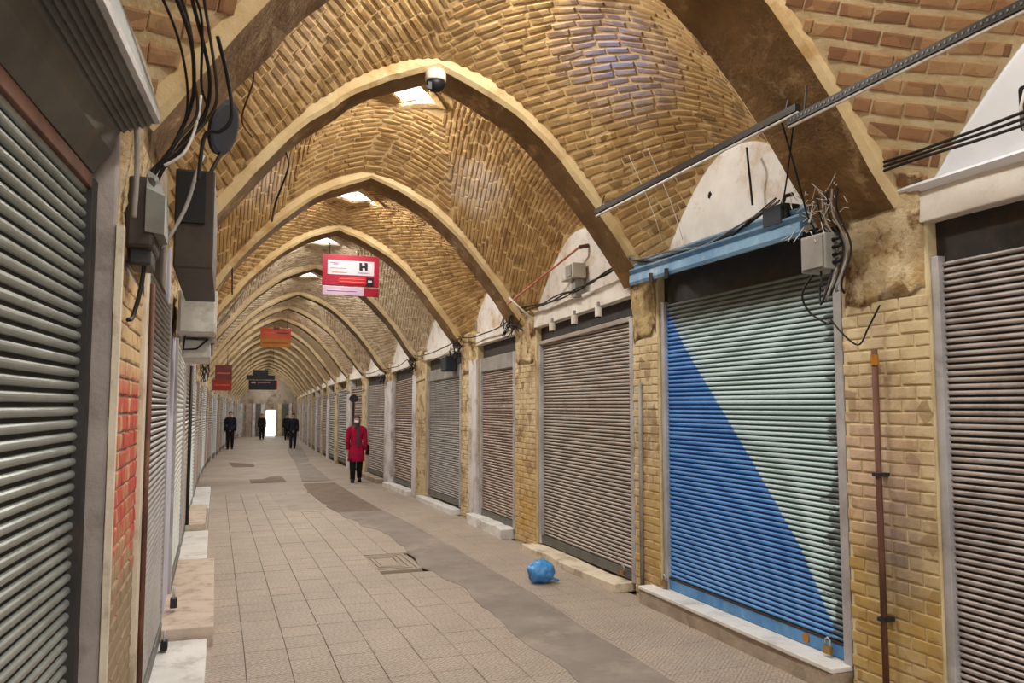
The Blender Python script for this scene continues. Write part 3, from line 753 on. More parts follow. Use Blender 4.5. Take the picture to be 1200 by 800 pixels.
# left pillars
L_PILL = {2: (3.17, 4.28), 3: (6.2, 7.35), 4: (9.45, 9.95), 5: (11.6, 12.4)}
LP_LAB = {2: 'brick pier with red paint daubs and a smooth grey edge, at the left front', 3: 'lavender white plastered pilaster behind the red-daubed pier, on the left',
          4: 'narrow brown pilaster beyond the chalk-white panel on the left wall', 5: 'pale pilaster on the left wall with a dark pole before it'}
for i in range(1, len(RIBS)):
    ya, yb = L_PILL.get(i, (RIBS[i][0] - .12, RIBS[i][1] + .12))
    lab = LP_LAB.get(i)
    if i == 1: pillar(-1, .3, .9, i, 'brick pier on the left wall beyond the frame beside the nearest shutter', 0, 'none'); continue
    if lab is None:
        if i < 15: lab = 'small distant pilaster on the left wall, %s beyond the one with the dark pole' % ORD[i - 6]
        else: lab = 'tiny pilaster of the left wall near the far bright doorway'
    t = pillar(-1, ya, yb, i, lab, 300 if i == 2 else 0, 'full' if i == 2 else 'none', top=2.3,
           mats=M['grey_plaster'] if i == 2 else M[('lavender', 'pillar_brick', 'pale_pilaster')[(i - 3) % 3]], capm='cap')
    t['group'] = 'pillars along the left wall'
    if i == 2:
        t['_w'] = W((XL + .03, (ya + yb) / 2, 0))
        for (a, b_) in ((3.165, 3.2), (4.14, 4.28)):
            m = MB(); m.box(XL + .02, XL + .043, a, b_, 0, 2.35, ny=8); m.build('plaster_edge', M['cream_stone'], t, noiseamp=.01, nscale=5)

# ================================================================== SHUTTERS
def slat_profile(side, x, p, h):
    # from the bottom of the slat up: groove, then the bulge
    pts = [(x, 0), (x, .34 * p)]
    for k in range(1, 6):
        a = pi * k / 6; pts.append((x - side * h * sin(a) ** .8, .34 * p + .66 * p * (1 - cos(a)) / 2))
    pts.append((x, p)); return pts
def shutter(side, ya, yb, z0, z1, x, pitch, mat, groove, label, single, group, bottom=None, xa=None, ny=1, rails=True, name='roller_shutter', depth=.36, gloss=None):
    """xa: x at the near end when the curtain is not parallel to the wall"""
    t = thing(name, label, 'shutter', (x, (ya + yb) / 2, z0), group)
    L = Vector(t['_w'])
    n = int((z1 - z0 - .09) / pitch); pr_ = slat_profile(side, 0, pitch, pitch * depth)
    mis = [1] + [0] * (len(pr_) - 2)
    xn = x if xa is None else xa
    def slab(mb, zb):
        o = len(mb.v); k = len(pr_)
        for j in range(ny + 1):
            y = ya + (yb - ya) * j / ny; xx = xn + (x - xn) * j / ny
            mb.v += [(xx + px, y, zb + pz) for px, pz in pr_]
        for j in range(ny):
            for i in range(k - 1): mb.f.append((o + j * k + i, o + j * k + i + 1, o + (j + 1) * k + i + 1, o + (j + 1) * k + i)); mb.mi.append(mis[i])
    if single:
        mb = MB(); slab(mb, 0)
        o0 = mb.build('slat', [mat, groove], None, warp=False)
        for v in o0.data.vertices: v.co -= Vector((x, (ya + yb) / 2, 0))
        me = o0.data; bpy.data.objects.remove(o0)
        for k in range(n):
            o = bpy.data.objects.new('slat', me); COL.objects.link(o); o.parent = t
            p = WV((x, (ya + yb) / 2, z0 + .09 + k * pitch)) - L
            o.location = p
    else:
        mb = MB()
        for k in range(n): slab(mb, z0 + .09 + k * pitch)
        mb.build('slats', [mat, groove], t, kind='stuff')
    bt = bottom or M['hood_grey']
    def bar(xo0, xo1, y0, y1, zz0, zz1, nm, mt, bev=.004):
        m = MB(); s0 = (xn, x)
        def xx(y): return xn + (x - xn) * (y - ya) / (yb - ya)
        a0, a1 = sorted((-side * xo0, -side * xo1))
        vs = []
        for y in (y0, y1):
            vs += [(xx(y) + a0, y, zz0), (xx(y) + a1, y, zz0), (xx(y) + a1, y, zz1), (xx(y) + a0, y, zz1)]
        m.add(vs, [(0, 1, 2, 3), (7, 6, 5, 4), (0, 4, 5, 1), (1, 5, 6, 2), (2, 6, 7, 3), (3, 7, 4, 0)])
        return m.build(nm, mt, t, bevel=bev)
    bar(-.01, .022, ya, yb, z0 + .003, z0 + .092, 'bottom_bar', bt)
    if rails:
        rp = .055 if side > 0 else .02
        bar(-.02, rp, ya - .05, ya + .02, z0, z1, 'guide_rail', M['rail'])
        bar(-.02, min(rp, .04), yb - .02, yb + .03, z0, z1, 'guide_rail', M['rail'])
    return t, bar
SX = XR + .02
# right wall, bay by bay
t, bar = shutter(1, 1.1, 3.25, .1, 2.5, SX, .0345, M['slat_dark'], M['groove'], 'tall dark mauve-grey roller shutter at the right edge, in front of the near brick pillar', True, 'shop shutters on the right wall')
bar(-.02, -.01, 1.1, 3.32, 2.45, 2.75, 'housing_panel', M['steel_dark'])
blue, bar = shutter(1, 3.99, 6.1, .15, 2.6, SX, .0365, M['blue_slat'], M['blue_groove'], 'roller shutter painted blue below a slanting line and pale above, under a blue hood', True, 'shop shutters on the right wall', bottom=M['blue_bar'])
bar(-.005, .026, 3.99, 6.1, .235, .25, 'bar_edge', M['steel_dark'])
m = MB(); m.tube([(SX - .025, 4.38, .2), (SX - .03, 4.38, .2)], .03, 14); m.build('round_sticker', M['ochre'], blue)
bar(-.015, -.012, 3.95, 6.15, 2.55, 2.95, 'housing_panel', M['steel_dark'])
# corrugated hood
def hood_profile(xo, xi, zo, zi, n=5, amp=.02, th=.012):
    up = []
    for k in range(n * 4 + 1):
        f = k / (n * 4); up.append((xi + (xo - xi) * f, zi + (zo - zi) * f + amp * sin(2 * pi * n * f)))
    lip = [(xo, zo - .07), (xo + (.012 if xo < xi else -.012), zo - .07)]
    low = [(x + (.008 if xo < xi else -.008), z - th) for x, z in reversed(up)]
    return up + lip + low
hp = []
for k in range(33):
    a = pi / 2 * k / 32; rr = 1 + .07 * sin(k * pi / 4) * (1 if k < 31 else 0)
    hp.append((3.60 - .26 * sin(a) * rr, 2.83 + .17 * cos(a) * rr))
hp += [(3.335, 2.775), (3.345, 2.75), (3.36, 2.75), (3.365, 2.80), (3.58, 2.97)]
m = MB(); m.extr(hp, 4.02, 6.24)
m.build('hood', M['hood_blue'], blue)
m = MB(); m.tube([(3.33, 5.85, 2.80), (3.33, 5.85, 2.72)], .02, 8); m.tube([(3.33, 5.6, 2.80), (3.33, 5.6, 2.72)], .02, 8); m.build('hood_catch', M['steel_dark'], blue)

grey, bar = shutter(1, 6.66, 8.93, .09, 2.52, SX, .0365, M['slat_grey'], M['groove_mid'], 'wide warm grey roller shutter beneath three white lamp holders', True, 'shop shutters on the right wall')
bar(-.02, -.01, 6.6, 9.0, 2.45, 2.8, 'housing_panel', M['steel_dark'])
bar(-.01, .05, 6.66, 8.93, 2.5, 2.545, 'top_roll', M['slat_grey'])
R_SH = [
    (9.8, 11.22, 'slat_brown', 'narrow brownish grey roller shutter, first beyond the wide grey one'),
    (12.22, 14.32, 'slat_cool', 'cool grey roller shutter, second beyond the wide grey one'),
    (15.48, 17.32, 'slat_brown', 'small brownish roller shutter, third beyond the wide grey one'),
    (18.3, 20.7, 'slat_grey', 'grey roller shutter directly behind the person in the crimson coat'),
]
for k, (a, b_, mt, lab) in enumerate(R_SH):
    t, bar = shutter(1, a, b_, .12, 2.5, SX, .0365 if k < 2 else .05, M[mt], M['groove_mid'], lab, False, 'shop shutters on the right wall', rails=True)
    bar(-.02, -.01, a, b_, 2.44, 2.8, 'housing_panel', M['steel_dark'])
    if k in (0, 1): bar(-.008, .04, a + .03, b_ - .03, 2.28, 2.5, 'top_sheet', M['box_grey'])
for i in range(8, len(RIBS) - 1):
    a, b_ = RIBS[i][1] + .15, RIBS[i + 1][0] - .17
    mt = ['slat_cool', 'slat_grey', 'slat_brown'][i % 3]
    lab = ('distant roller shutter on the right wall, %s beyond the person in the crimson coat' % ORD[i - 8]) if i < 14 else 'tiny roller shutter of the right wall near the far bright doorway'
    t, bar = shutter(1, a, b_, .1, 2.5, SX, .075, M[mt], M['groove_mid'], lab, False, 'shop shutters on the right wall', ny=1, rails=i < 12)

# left wall
LX = XL - .08
lt, bar = shutter(-1, .75, 3.17, .1, 2.47, LX, .043, M['slat_left'], M['groove'], 'galvanised roller shutter filling the left edge, nearest to the viewer', True, 'shop shutters on the left wall', xa=LX - .17, rails=False)
bar(-.005, .03, .75, 3.12, 2.46, 2.51, 'top_angle', M['rust'])
bar(-.01, .035, 3.10, 3.168, .1, 2.5, 'guide_rail', M['steel_dark'])
bar(-.02, -.01, .7, 3.17, 2.4, 2.9, 'housing_panel', M['steel_dark'])
# roll housing of the nearest left shutter: ribbed underside, dark panel
m = MB()
def hx(y, base): return base - .06 * (3.12 - y)
prof = [(-.245, 2.755), (-.245, 2.725), (-.262, 2.72)]
for k in range(1, 13):
    f = k / 12; prof.append((-.262 - .12 * f, 2.72 - .05 * f + (.006 if k % 2 else -.006)))
prof += [(-.40, 2.60), (-.455, 2.52), (-.475, 2.52), (-.475, 2.95), (-.30, 2.95)]
for y in (.6, 3.12):
    m.v += [(x - .075 * (3.12 - y), y, z) for x, z in prof]
n = len(prof)
for i in range(n): m.f.append((i, (i + 1) % n, n + (i + 1) % n, n + i)); m.mi.append(1 if i in (0, 1) else 0)
m.f.append(tuple(range(n))); m.mi.append(2); m.f.append(tuple(range(n, 2 * n))); m.mi.append(2)
m.build('roll_housing', [M['hood_grey'], M['rail'], M['steel_dark']], lt)
# lock body on the near left shutter
lk = thing('padlock', 'worn hasp and padlock hanging on the nearest left shutter', 'padlock', (-.50, 1.93, 1.98))
m = MB(); m.box(-.535, -.49, 1.88, 1.97, 1.93, 2.04); m.build('hasp', M['rail'], lk, bevel=.006)
m = MB(); m.box(-.52, -.47, 1.90, 1.98, 1.80, 1.90); m.build('lock_body', M['rust'], lk, bevel=.008)
m = MB(); m.tube([(-.49, 1.915, 1.89), (-.485, 1.915, 1.95), (-.48, 1.94, 1.97), (-.485, 1.965, 1.95), (-.49, 1.965, 1.89)], .006, 6); m.build('shackle', M['rail'], lk)

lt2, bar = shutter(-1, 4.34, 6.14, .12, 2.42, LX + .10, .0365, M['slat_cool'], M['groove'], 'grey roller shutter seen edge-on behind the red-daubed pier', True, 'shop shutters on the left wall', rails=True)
m = MB(); m.box(-.27, -.075, 4.5, 5.95, 2.42, 2.95); m.build('roll_housing', M['hood_brown'], lt2, bevel=.01)
m = MB(); m.box(-.26, -.12, 4.48, 4.5, 2.66, 2.93); m.build('end_plate', M['black'], lt2)
lt3, bar = shutter(-1, 7.42, 9.38, .14, 2.3, LX + .1, .05, M['whitepaint'], M['slat_cool'], 'chalk-white roller shutter beyond the lavender pilaster', False, 'shop shutters on the left wall', rails=True, depth=.15)
for i in range(4, len(RIBS) - 1):
    a = L_PILL.get(i, (0, RIBS[i][1] + .12))[1] + .06; b_ = L_PILL.get(i + 1, (RIBS[i + 1][0] - .12, 0))[0] - .06
    lab = ('small roller shutter on the left wall, %s beyond the chalk-white one' % ORD[i - 4]) if i < 12 else 'tiny roller shutter of the left wall near the far bright doorway'
    shutter(-1, a, b_, .1, 2.45, LX + .09, .06, M[['slat_brown', 'slat_grey', 'whitepaint'][i % 3]], M['groove_mid'], lab, False, 'shop shutters on the left wall', rails=i < 9)

# locks by the blue shutter and others
def padlock(x, y, z, label, side=1, s=1.0, mt='brass'):
    t = thing('padlock', label, 'padlock', (x, y, z), 'padlocks at the shutter feet')
    m = MB(); m.box(x - .018 * s, x + .018 * s, y - .03 * s, y + .03 * s, z, z + .05 * s); m.build('lock_body', M[mt], t, bevel=.006)
    m = MB(); m.tube([(x, y - .02 * s, z + .045 * s), (x, y - .02 * s, z + .085 * s), (x, y, z + .1 * s), (x, y + .02 * s, z + .085 * s), (x, y + .02 * s, z + .045 * s)], .006 * s, 6); m.build('shackle', M['rail'], t, smooth=True)
padlock(SX - .06, 4.14, .17, 'padlock at the near foot of the blue shutter')
padlock(SX - .06, 6.1, .17, 'padlock at the far foot of the blue shutter')
padlock(SX - .06, 6.84, .12, 'padlock at the near foot of the wide grey shutter')
padlock(LX + .15, 5.95, .08, 'dark padlock above the near white marble step on the left', s=1.2, mt='black')
padlock(LX + .17, 6.75, .17, 'ring-shaped padlock on the travertine step on the left', s=1.4, mt='steel_dark')

# ================================================================== LINTELS AND LUNETTES
for i in range(1, len(RIBS) - 1):
    y0, y1 = RIBS[i][1], RIBS[i + 1][0]
    pa = RP.get(i, (0, RIBS[i][1] + .1))[1] if i > 1 else 1.05
    pb = RP.get(i + 1, (RIBS[i + 1][0] - .12, 0))[0]
    # flat plaster field between lintel and vault, inset behind the vault edge
    N = 16; vs = []; 
    yy0, yy1 = pa - .15, pb + .15
    for k in range(N + 1):
        y = yy0 + (yy1 - yy0) * k / N; v = max(-1, min(1, (y - (y0 + y1) / 2) / ((y1 - y0) / 2)))
        z = zt(1.93) + .10 + vshape(v) * (.95 if i < 4 else .84) + .14
        vs += [(XR + .005, y, 2.88 if i == 2 else 2.72), (XR + .005, y, z)]
    m = MB(); m.add(vs, [(2 * k, 2 * k + 2, 2 * k + 3, 2 * k + 1) for k in range(N)])
    m.build('lunette', M['plaster_sheet'] if i == 1 else M['plaster_white'] if i < 7 else M['lintel'], wall_right)
    m = MB(); z0, z1 = (2.69, 2.86) if i == 1 else (2.86, 2.95) if i == 2 else (2.73, 2.93)
    m.box(XR - .06, XR + .14, pa - .02, pb + .02, z0, z1, ny=6)
    m.build('lintel', M['lintel'], wall_right, bevel=.006, noiseamp=.012, nscale=4)
    ya = L_PILL.get(i, (0, RIBS[i][1] + .12))[1] if i > 1 else .9; yb = L_PILL.get(i + 1, (RIBS[i + 1][0] - .12, 0))[0]
    m = MB(); m.box(XL - .33, XL - .005, ya - .02, yb + .02, 2.5 if i > 1 else 2.95, 3.9, ny=2); m.build('lunette', M['wall'], wall_left)
m = MB(); m.tube([(XR + .0, 5.38, 3.37), (XR + .004, 5.38, 3.37)], .028, 9); m.build('chipped_hole', M['black'], wall_right, noiseamp=.02, nscale=20)
# soft ledge fold over the nearest dark shutter
m = MB(); m.extr([(XR - .075, 2.91), (XR - .10, 2.90), (XR - .11, 2.885), (XR - .06, 2.86), (XR, 2.86), (XR, 2.93)], 1.1, 3.4); m.build('plaster_ledge', M['plaster_sheet'], wall_right, smooth=False)

# ================================================================== STEPS
def step(x0, x1, y0, y1, z, mat, label, lip=None, na=.006, name='stone_step'):
    m = MB()
    m.box(x0, x1, y0, y1, -.01, z, ny=6)
    if lip is None:
        return bake_thing(m, name, M[mat], label, 'step', ((x0 + x1) / 2, (y0 + y1) / 2, 0), 'threshold steps', bevel=.008, noiseamp=na, nscale=5)
    t = thing(name, label, 'step', ((x0 + x1) / 2, (y0 + y1) / 2, 0), 'threshold steps')
    m = MB(); m.box(x0 + .012, x1, y0, y1, -.01, z - .03, ny=6); m.build('base', M[mat], t, noiseamp=na, nscale=5)
    m = MB(); m.box(x0, x1, y0, y1, z - .03, z, ny=6); m.build('slab', M[lip], t, bevel=.006)
    return t
step(3.42, 3.735, 3.95, 6.3, .15, 'concrete', 'long concrete kerb with a white marble slab under the blue shutter', lip='marble', na=.012)
step(3.40, 3.735, 1.0, 3.4, .10, 'concrete', 'concrete kerb under the dark shutter at the right edge')
step(3.40, 3.735, 6.7, 9.1, .07, 'cream_stone', 'low cream stone sill under the wide grey shutter', na=.03)
step(3.42, 3.735, 9.85, 11.4, .13, 'marble', 'chipped white marble block under the narrow brownish shutter', na=.035)
step(3.45, 3.735, 12.3, 14.6, .08, 'marble', 'pale sill under the cool grey shutter', na=.02)
step(3.42, 3.735, 15.4, 17.6, .10, 'marble', 'small white sill under the third shutter past the wide grey one', na=.03)
step(3.42, 3.735, 18.4, 20.8, .10, 'concrete', 'low dark ledge behind the person in the crimson coat', na=.02)
step(XL - .06, -.065, 3.9, 6.2, .065, 'marble', 'near white marble step at the foot of the left wall')
step(XL - .02, -.02, 6.22, 8.95, .14, 'travertine', 'pinkish travertine step between the two white ones on the left', na=.004)
step(XL, -.09, 8.97, 11.2, .10, 'marble', 'second white marble step along the left wall, beyond the travertine one')
step(XL, -.13, 11.22, 13.6, .18, 'travertine', 'small brown block step on the left past the second white one', na=.01)
step(XL, -.10, 13.62, 17.5, .12, 'marble', 'faint pale step farthest along the left wall')

# ================================================================== FITTINGS
def wire(name, pts, r, mat, label, cat='cable', group='loose cables', res=10, parent=None):
    """smooth Catmull-Rom tube"""
    P = [Vector(p) for p in pts]; out = []
    Q = [P[0]] + P + [P[-1]]
    for i in range(1, len(Q) - 2):
        for k in range(res):
            t = k / res; a, b, c, d = Q[i - 1], Q[i], Q[i + 1], Q[i + 2]
            out.append(.5 * ((2 * b) + (c - a) * t + (2 * a - 5 * b + 4 * c - d) * t * t + (3 * b - a - 3 * c + d) * t ** 3))
    out.append(P[-1])
    m = MB(); m.tube(out, r, 6)
    if parent is not None: return m.build(name, mat, parent, smooth=True)
    return bake_thing(m, name, mat, label, cat, tuple(P[0]), group, smooth=True)
rs = random.Random(3)
# overhead rails along the right side
t = thing('cable_tray', 'long dark metal rail with a white tube slung under the arches on the right', 'cable tray', (3.0, 4.9, 3.36))
m = MB(); m.box(2.985, 3.015, 3.6, 6.2, 3.355, 3.395); m.build('rail', M['steel_dark'], t)
m = MB(); m.tube([(3.0, 3.6, 3.345), (3.0, 6.2, 3.335)], .009, 8); m.build('white_tube', M['cable_white'], t)
for y in (3.7, 6.1): m = MB(); m.tube([(3.0, y, 3.39), (3.03, y, 3.50)], .006, 6); m.build('hanger', M['steel_dark'], t)
t = thing('cable_tray', 'near perforated dark rail with a white tube running out of the top right corner', 'cable tray', (2.96, 2.9, 3.28))
m = MB(); m.box(2.94, 2.985, 1.7, 3.62, 3.27, 3.31); m.build('rail', M['steel_dark'], t)
m = MB(); m.tube([(2.955, 1.7, 3.262), (2.955, 3.62, 3.262)], .009, 8); m.build('white_tube', M['cable_white'], t)
for y in np.arange(1.75, 3.6, .03):
    m = MB(); m.box(2.937, 2.94, y, y + .010, 3.285, 3.297); m.build('slot', M['hood_grey'], t)
for y in (3.5,): m = MB(); m.tube([(2.96, y, 3.30), (2.98, y, 3.46)], .006, 6); m.build('hanger', M['steel_dark'], t)
t = thing('rod', 'thin pink rod sticking out of the second arch over the wide grey shutter', 'rod', (3.35, 8.0, 3.1), None)
m = MB(); m.tube([(3.25, 9.15, 3.05), (3.5, 7.62, 3.42)], .012, 8); m.build('shaft', M['pinkrod'], t)
m = MB(); m.tube([(3.5, 7.62, 3.42), (3.6, 7.6, 3.44)], .022, 8); m.build('end_bracket', M['rust'], t)
wire('rod', [(3.2, 8.95, 3.1), (3.45, 8.85, 2.83)], .012, M['cable_white'], 'short white stick leaning beside the pink rod', 'rod', None, 2)

# grey junction box on the near pillar with its wires
jb = thing('junction_box', 'grey metal junction box on the near brick pillar among tangled wires', 'junction box', (3.42, 3.86, 2.6))
m = MB(); m.box(3.30, 3.46, 3.76, 3.97, 2.50, 2.72); m.build('case', M['box_grey'], jb, bevel=.008)
m = MB(); m.box(3.29, 3.30, 3.775, 3.955, 2.515, 2.705); m.build('lid', M['box_grey'], jb, bevel=.004)
for k in range(4): m = MB(); m.tube([(3.36, 3.76, 2.54 + .045 * k), (3.36, 3.70, 2.545 + .045 * k)], .012, 8); m.build('cable_gland', M['black'], jb)
tg = thing('floodlight', 'black spotlight tucked among the wires above the blue hood', 'lamp', (3.40, 4.25, 2.9))
m = MB(); m.box(3.34, 3.48, 4.16, 4.38, 2.86, 3.0); m.build('housing', M['black'], tg, bevel=.02)
m = MB(); m.tube([(3.42, 4.3, 2.98), (3.46, 4.3, 3.08), (3.52, 4.3, 3.1)], .014, 8); m.build('bracket', M['steel_dark'], tg)
m = MB(); m.box(3.325, 3.34, 4.18, 4.36, 2.87, 2.99); m.build('lens', M['navy'], tg)
# bundle of cables following the pillar heads above the lintels
def sag(a, b, d, n=5, j=.02):
    return [tuple(Vector(a).lerp(Vector(b), k / n) + Vector((rs.uniform(-j, j), 0, -d * 4 * (k / n) * (1 - k / n) + rs.uniform(-j, j)))) for k in range(n + 1)]
for k in range(4):
    wire('cable', sag((3.38, 4.25 + .02 * k, 3.02 + .02 * k), (3.36, 6.55, 3.06 + .02 * k), .12 + .05 * k), .007, M['cable' if k % 2 else 'cable_grey'],
         ['highest', 'second highest', 'second lowest', 'lowest'][k] + ' of four slack cables looping above the blue hood')
for k in range(3):
    wire('cable', sag((3.46, 6.6, 3.0 + .02 * k), (3.46, 9.2, 2.98 + .025 * k), .03 + .02 * k, 8), .009, M['cable'], 'one of the dark cables stretched along the white lintel over the wide grey shutter')
for k in range(3):
    wire('cable', [(3.45, 3.95, 3.0 + .01 * k), (3.38, 3.6, 2.98 + .03 * k), (3.42, 3.2, 3.0 + .02 * k), (3.44, 2.6, 2.99 + .03 * k), (3.46, 1.8, 3.02 + .03 * k)], .008, M['cable'],
         ['lowest', 'middle', 'highest'][k] + ' of three black cables crossing the clean white plaster')
wire('cable', [(3.5, 4.75, 3.55), (3.47, 4.7, 3.45), (3.5, 4.72, 3.3), (3.5, 4.7, 3.12)], .009, M['cable'], 'black cable hanging down the white plaster above the blue hood')
wire('cable', [(3.0, 3.75, 3.37), (3.18, 3.85, 3.1), (3.3, 3.9, 2.85), (3.36, 3.88, 2.7), (3.32, 3.82, 2.4)], .006, M['cable'], 'thin black cable dropping from the rail joint past the junction box')
wire('cable', [(3.0, 3.62, 3.37), (3.2, 3.95, 3.1), (3.35, 4.2, 2.95)], .005, M['cable'], 'thin black cable from the rail joint to the black spotlight')
for k in range(5):
    a = rs.uniform(0, 1)
    wire('cable', [(3.38, 3.72 + .05 * k, 3.02), (3.34, 3.70 + .03 * k, 2.85 - .02 * k), (3.40, 3.66 + .03 * k, 2.62), (3.38 - .02 * k, 3.72 + .02 * k, 2.42 - .03 * k), (3.42, 3.75 + .05 * k, 2.36 + .02 * k)], .007,
         M['cable_grey' if k in (1, 3) else 'cable'], ['first', 'second', 'third', 'fourth', 'fifth'][k] + ' from the junction box of the cables hanging down the near brick pillar')
wire('cable', [(3.44, 3.98, 2.55), (3.38, 4.06, 2.4), (3.42, 4.05, 2.28), (3.44, 3.93, 2.2)], .007, M['cable'], 'short cable loop below the junction box by the blue shutter')
wire('cable', [(3.45, 3.9, 2.22), (3.43, 3.78, 2.12), (3.44, 3.67, 2.05), (3.43, 3.58, 2.14), (3.44, 3.50, 2.26)], .0055, M['cable'], 'forked dark cable meeting the top of the rusty pipe')
# frayed fibres over the head of the near pillar
m = MB()
for k in range(70):
    y = rs.uniform(3.7, 4.15); z = rs.uniform(2.72, 3.05); x = 3.36 + rs.uniform(-.03, .05)
    a = Vector((x, y, z)); b_ = a + Vector((rs.uniform(-.06, .0), rs.uniform(-.16, .1), rs.uniform(-.12, .08)))
    m.tube([a, (a + b_) / 2 + Vector((rs.uniform(-.02, .02),) * 3), b_], .0022, 4)
o = bake_thing(m, 'frayed_straps', M['cable_white'], 'frayed pale fibres and wire ends at the head of the near brick pillar', 'wire ends', (3.44, 4.0, 2.9), None); o['kind'] = 'stuff'
# speaker-like box and plate over the wide grey shutter
t = thing('loudspeaker', 'small white and grey box on a short post above the wide grey shutter', 'wall box', (3.45, 7.9, 3.0))
m = MB(); m.box(3.42, 3.58, 7.62, 7.92, 3.10, 3.26); m.build('case', M['box_pale'], t, bevel=.01)
m = MB(); m.box(3.41, 3.42, 7.64, 7.78, 3.12, 3.24); m.build('side_panel', M['box_grey'], t)
m = MB(); m.box(3.47, 3.57, 7.66, 7.76, 2.90, 3.1); m.build('post', M['box_grey'], t)
for k, y in enumerate((7.18, 7.75, 8.35)):
    t = thing('lamp_holder', ('white ceramic lamp holder under the lintel of the wide grey shutter, ' + ['nearest', 'middle one', 'farthest'][k] + ' of three'), 'lamp holder', (3.5, y, 2.66), 'lamp holders of the wide grey shutter')
    m = MB(); m.tube([(3.5, y, 2.76), (3.5, y, 2.70)], .016, 8); m.build('stem', M['cable_grey'], t)
    m = MB(); m.tube([(3.5, y, 2.705), (3.5, y, 2.61)], .036, 14); m.build('socket', M['bulb'], t, smooth=False)
    m = MB(); m.tube([(3.5, y, 2.612), (3.5, y, 2.595)], .022, 10); m.build('contact_ring', M['cable'], t)
# blue-grey device over the second shutter past the wide one
t = thing('floodlight', 'small blue-grey lamp under the lintel of the cool grey shutter', 'lamp', (3.4, 12.5, 2.5))
m = MB(); m.box(3.38, 3.56, 12.38, 12.7, 2.38, 2.66); m.build('housing', M['navy'], t, bevel=.02)
m = MB(); m.tube([(3.5, 12.55, 2.66), (3.5, 12.55, 2.75)], .015, 6); m.build('bracket', M['steel_dark'], t)
# dome camera at the crown of the first full arch
t = thing('dome_camera', 'white dome security camera at the crown of the first full arch', 'security camera', (1.6, 6.32, 4.38))
def ringc(c, r, z, n=18): return [(c[0] + r * cos(2 * pi * k / n), c[1] + r * sin(2 * pi * k / n), z) for k in range(n)]
c = (1.58, 6.27); m = MB(); m.loft([ringc(c, .05, 4.47), ringc(c, .07, 4.46), ringc(c, .086, 4.43), ringc(c, .088, 4.375), ringc(c, .08, 4.365)]); m.build('housing', M['bulb'], t, smooth=True)
m = MB(); m.loft([ringc(c, .078, 4.37), ringc(c, .074, 4.33), ringc(c, .055, 4.295), ringc(c, .025, 4.28)]); m.build('dome', M['black'], t, smooth=True)
m = MB(); m.box(1.50, 1.53, 6.20, 6.23, 4.27, 4.33); m.build('lens_arm', M['black'], t)
# dangling threads and rods of the vaults
wire('cable', [(.42, 6.5, 3.72), (.44, 6.5, 3.6), (.36, 6.62, 3.35), (.33, 6.6, 3.18)], .008, M['cable'], 'dark cable hanging from the first full arch on the left side')
wire('cable', [(.08, 9.3, 3.45), (.09, 9.3, 3.05)], .008, M['cable'], 'short dark cable hanging from the second full arch on the left')
wire('cable', [(.1, 4.9, 4.15), (.06, 5.0, 3.9), (.12, 5.0, 3.7), (.06, 5.2, 3.5), (.13, 5.4, 3.45)], .006, M['rust'], 'thin reddish wire dangling before the bricks behind the dark disc')
for k, (x, y) in enumerate(((3.2, 5.6), (3.26, 5.4))):
    wire('cable', [(x - .2, y, 3.7), (x, y + .01, 3.3), (x + .1, y, 3.0)], .003, M['cable_white'], 'pale thin thread hanging over the bricks beside the white plaster, ' + ['left', 'right'][k] + ' of two')
# left: meter box, disc, air conditioner, cables
t = thing('wall_lamp', 'dark hooded lamp housing with a pale front plate on the red-daubed pier', 'lamp', (-.31, 3.45, 2.5))
m = MB(); m.box(-.37, -.27, 3.32, 3.62, 2.30, 2.58); m.build('housing', M['hood_brown'], t, bevel=.015)
m = MB(); m.loft([[(-.30, 3.30, 2.36), (-.235, 3.34, 2.36), (-.235, 3.56, 2.36), (-.30, 3.6, 2.36)], [(-.30, 3.30, 2.53), (-.235, 3.34, 2.51), (-.235, 3.56, 2.51), (-.30, 3.6, 2.53)], [(-.30, 3.34, 2.61), (-.265, 3.36, 2.59), (-.265, 3.54, 2.59), (-.30, 3.56, 2.61)]]); m.build('front_plate', M['hood_grey'], t)
m = MB(); m.box(-.36, -.28, 3.36, 3.58, 2.24, 2.36); m.build('junction', M['steel_dark'], t, bevel=.01)
t = thing('round_sign', 'dark navy disc seen nearly edge-on against the golden bricks at upper left', 'disc', (-.06, 5.0, 3.36))
m = MB(); R_ = []
cen = Vector((-.045, 5.0, 3.36)); nx = Vector((.90, -.40, -.28)).normalized(); ax = nx.cross(Vector((0, 0, 1))).normalized(); az = ax.cross(nx)
ax = (Matrix.Rotation(radians(14), 3, nx) @ ax); az = ax.cross(nx)
for off, r in ((-.015, .14), (-.01, .165), (.01, .165), (.015, .14)):
    R_.append([tuple(cen + nx * off + ax * r * cos(2 * pi * k / 28) + az * r * sin(2 * pi * k / 28)) for k in range(28)])
m.loft(R_); m.build('disc', M['navy'], t)
m = MB(); m.tube([cen + Vector((-.01, .02, -.15)), cen + Vector((-.09, 0, -.34)), cen + Vector((-.12, 0, -.45))], .012, 8); m.build('arm', M['steel_dark'], t)
t = thing('air_conditioner', 'pale grey air conditioning box hung on the left wall above the chalk-white shutter', 'air conditioner', (-.17, 6.6, 2.3))
m = MB(); m.box(-.33, -.06, 6.3, 6.95, 2.22, 2.55); m.build('case', M['box_pale'], t, bevel=.015)
m = MB(); m.box(-.315, -.075, 6.28, 6.3, 2.235, 2.535); m.build('end_cover', M['box_pale'], t, bevel=.008)
m = MB(); m.box(-.30, -.10, 6.5, 7.2, 2.06, 2.20); m.build('drip_tray', M['box_pale'], t, bevel=.012)
m = MB(); m.tube([(-.28, 6.4, 2.22), (-.29, 6.45, 2.12), (-.2, 6.5, 2.13), (-.12, 6.45, 2.2)], .008, 6); m.build('hose', M['cable'], t)
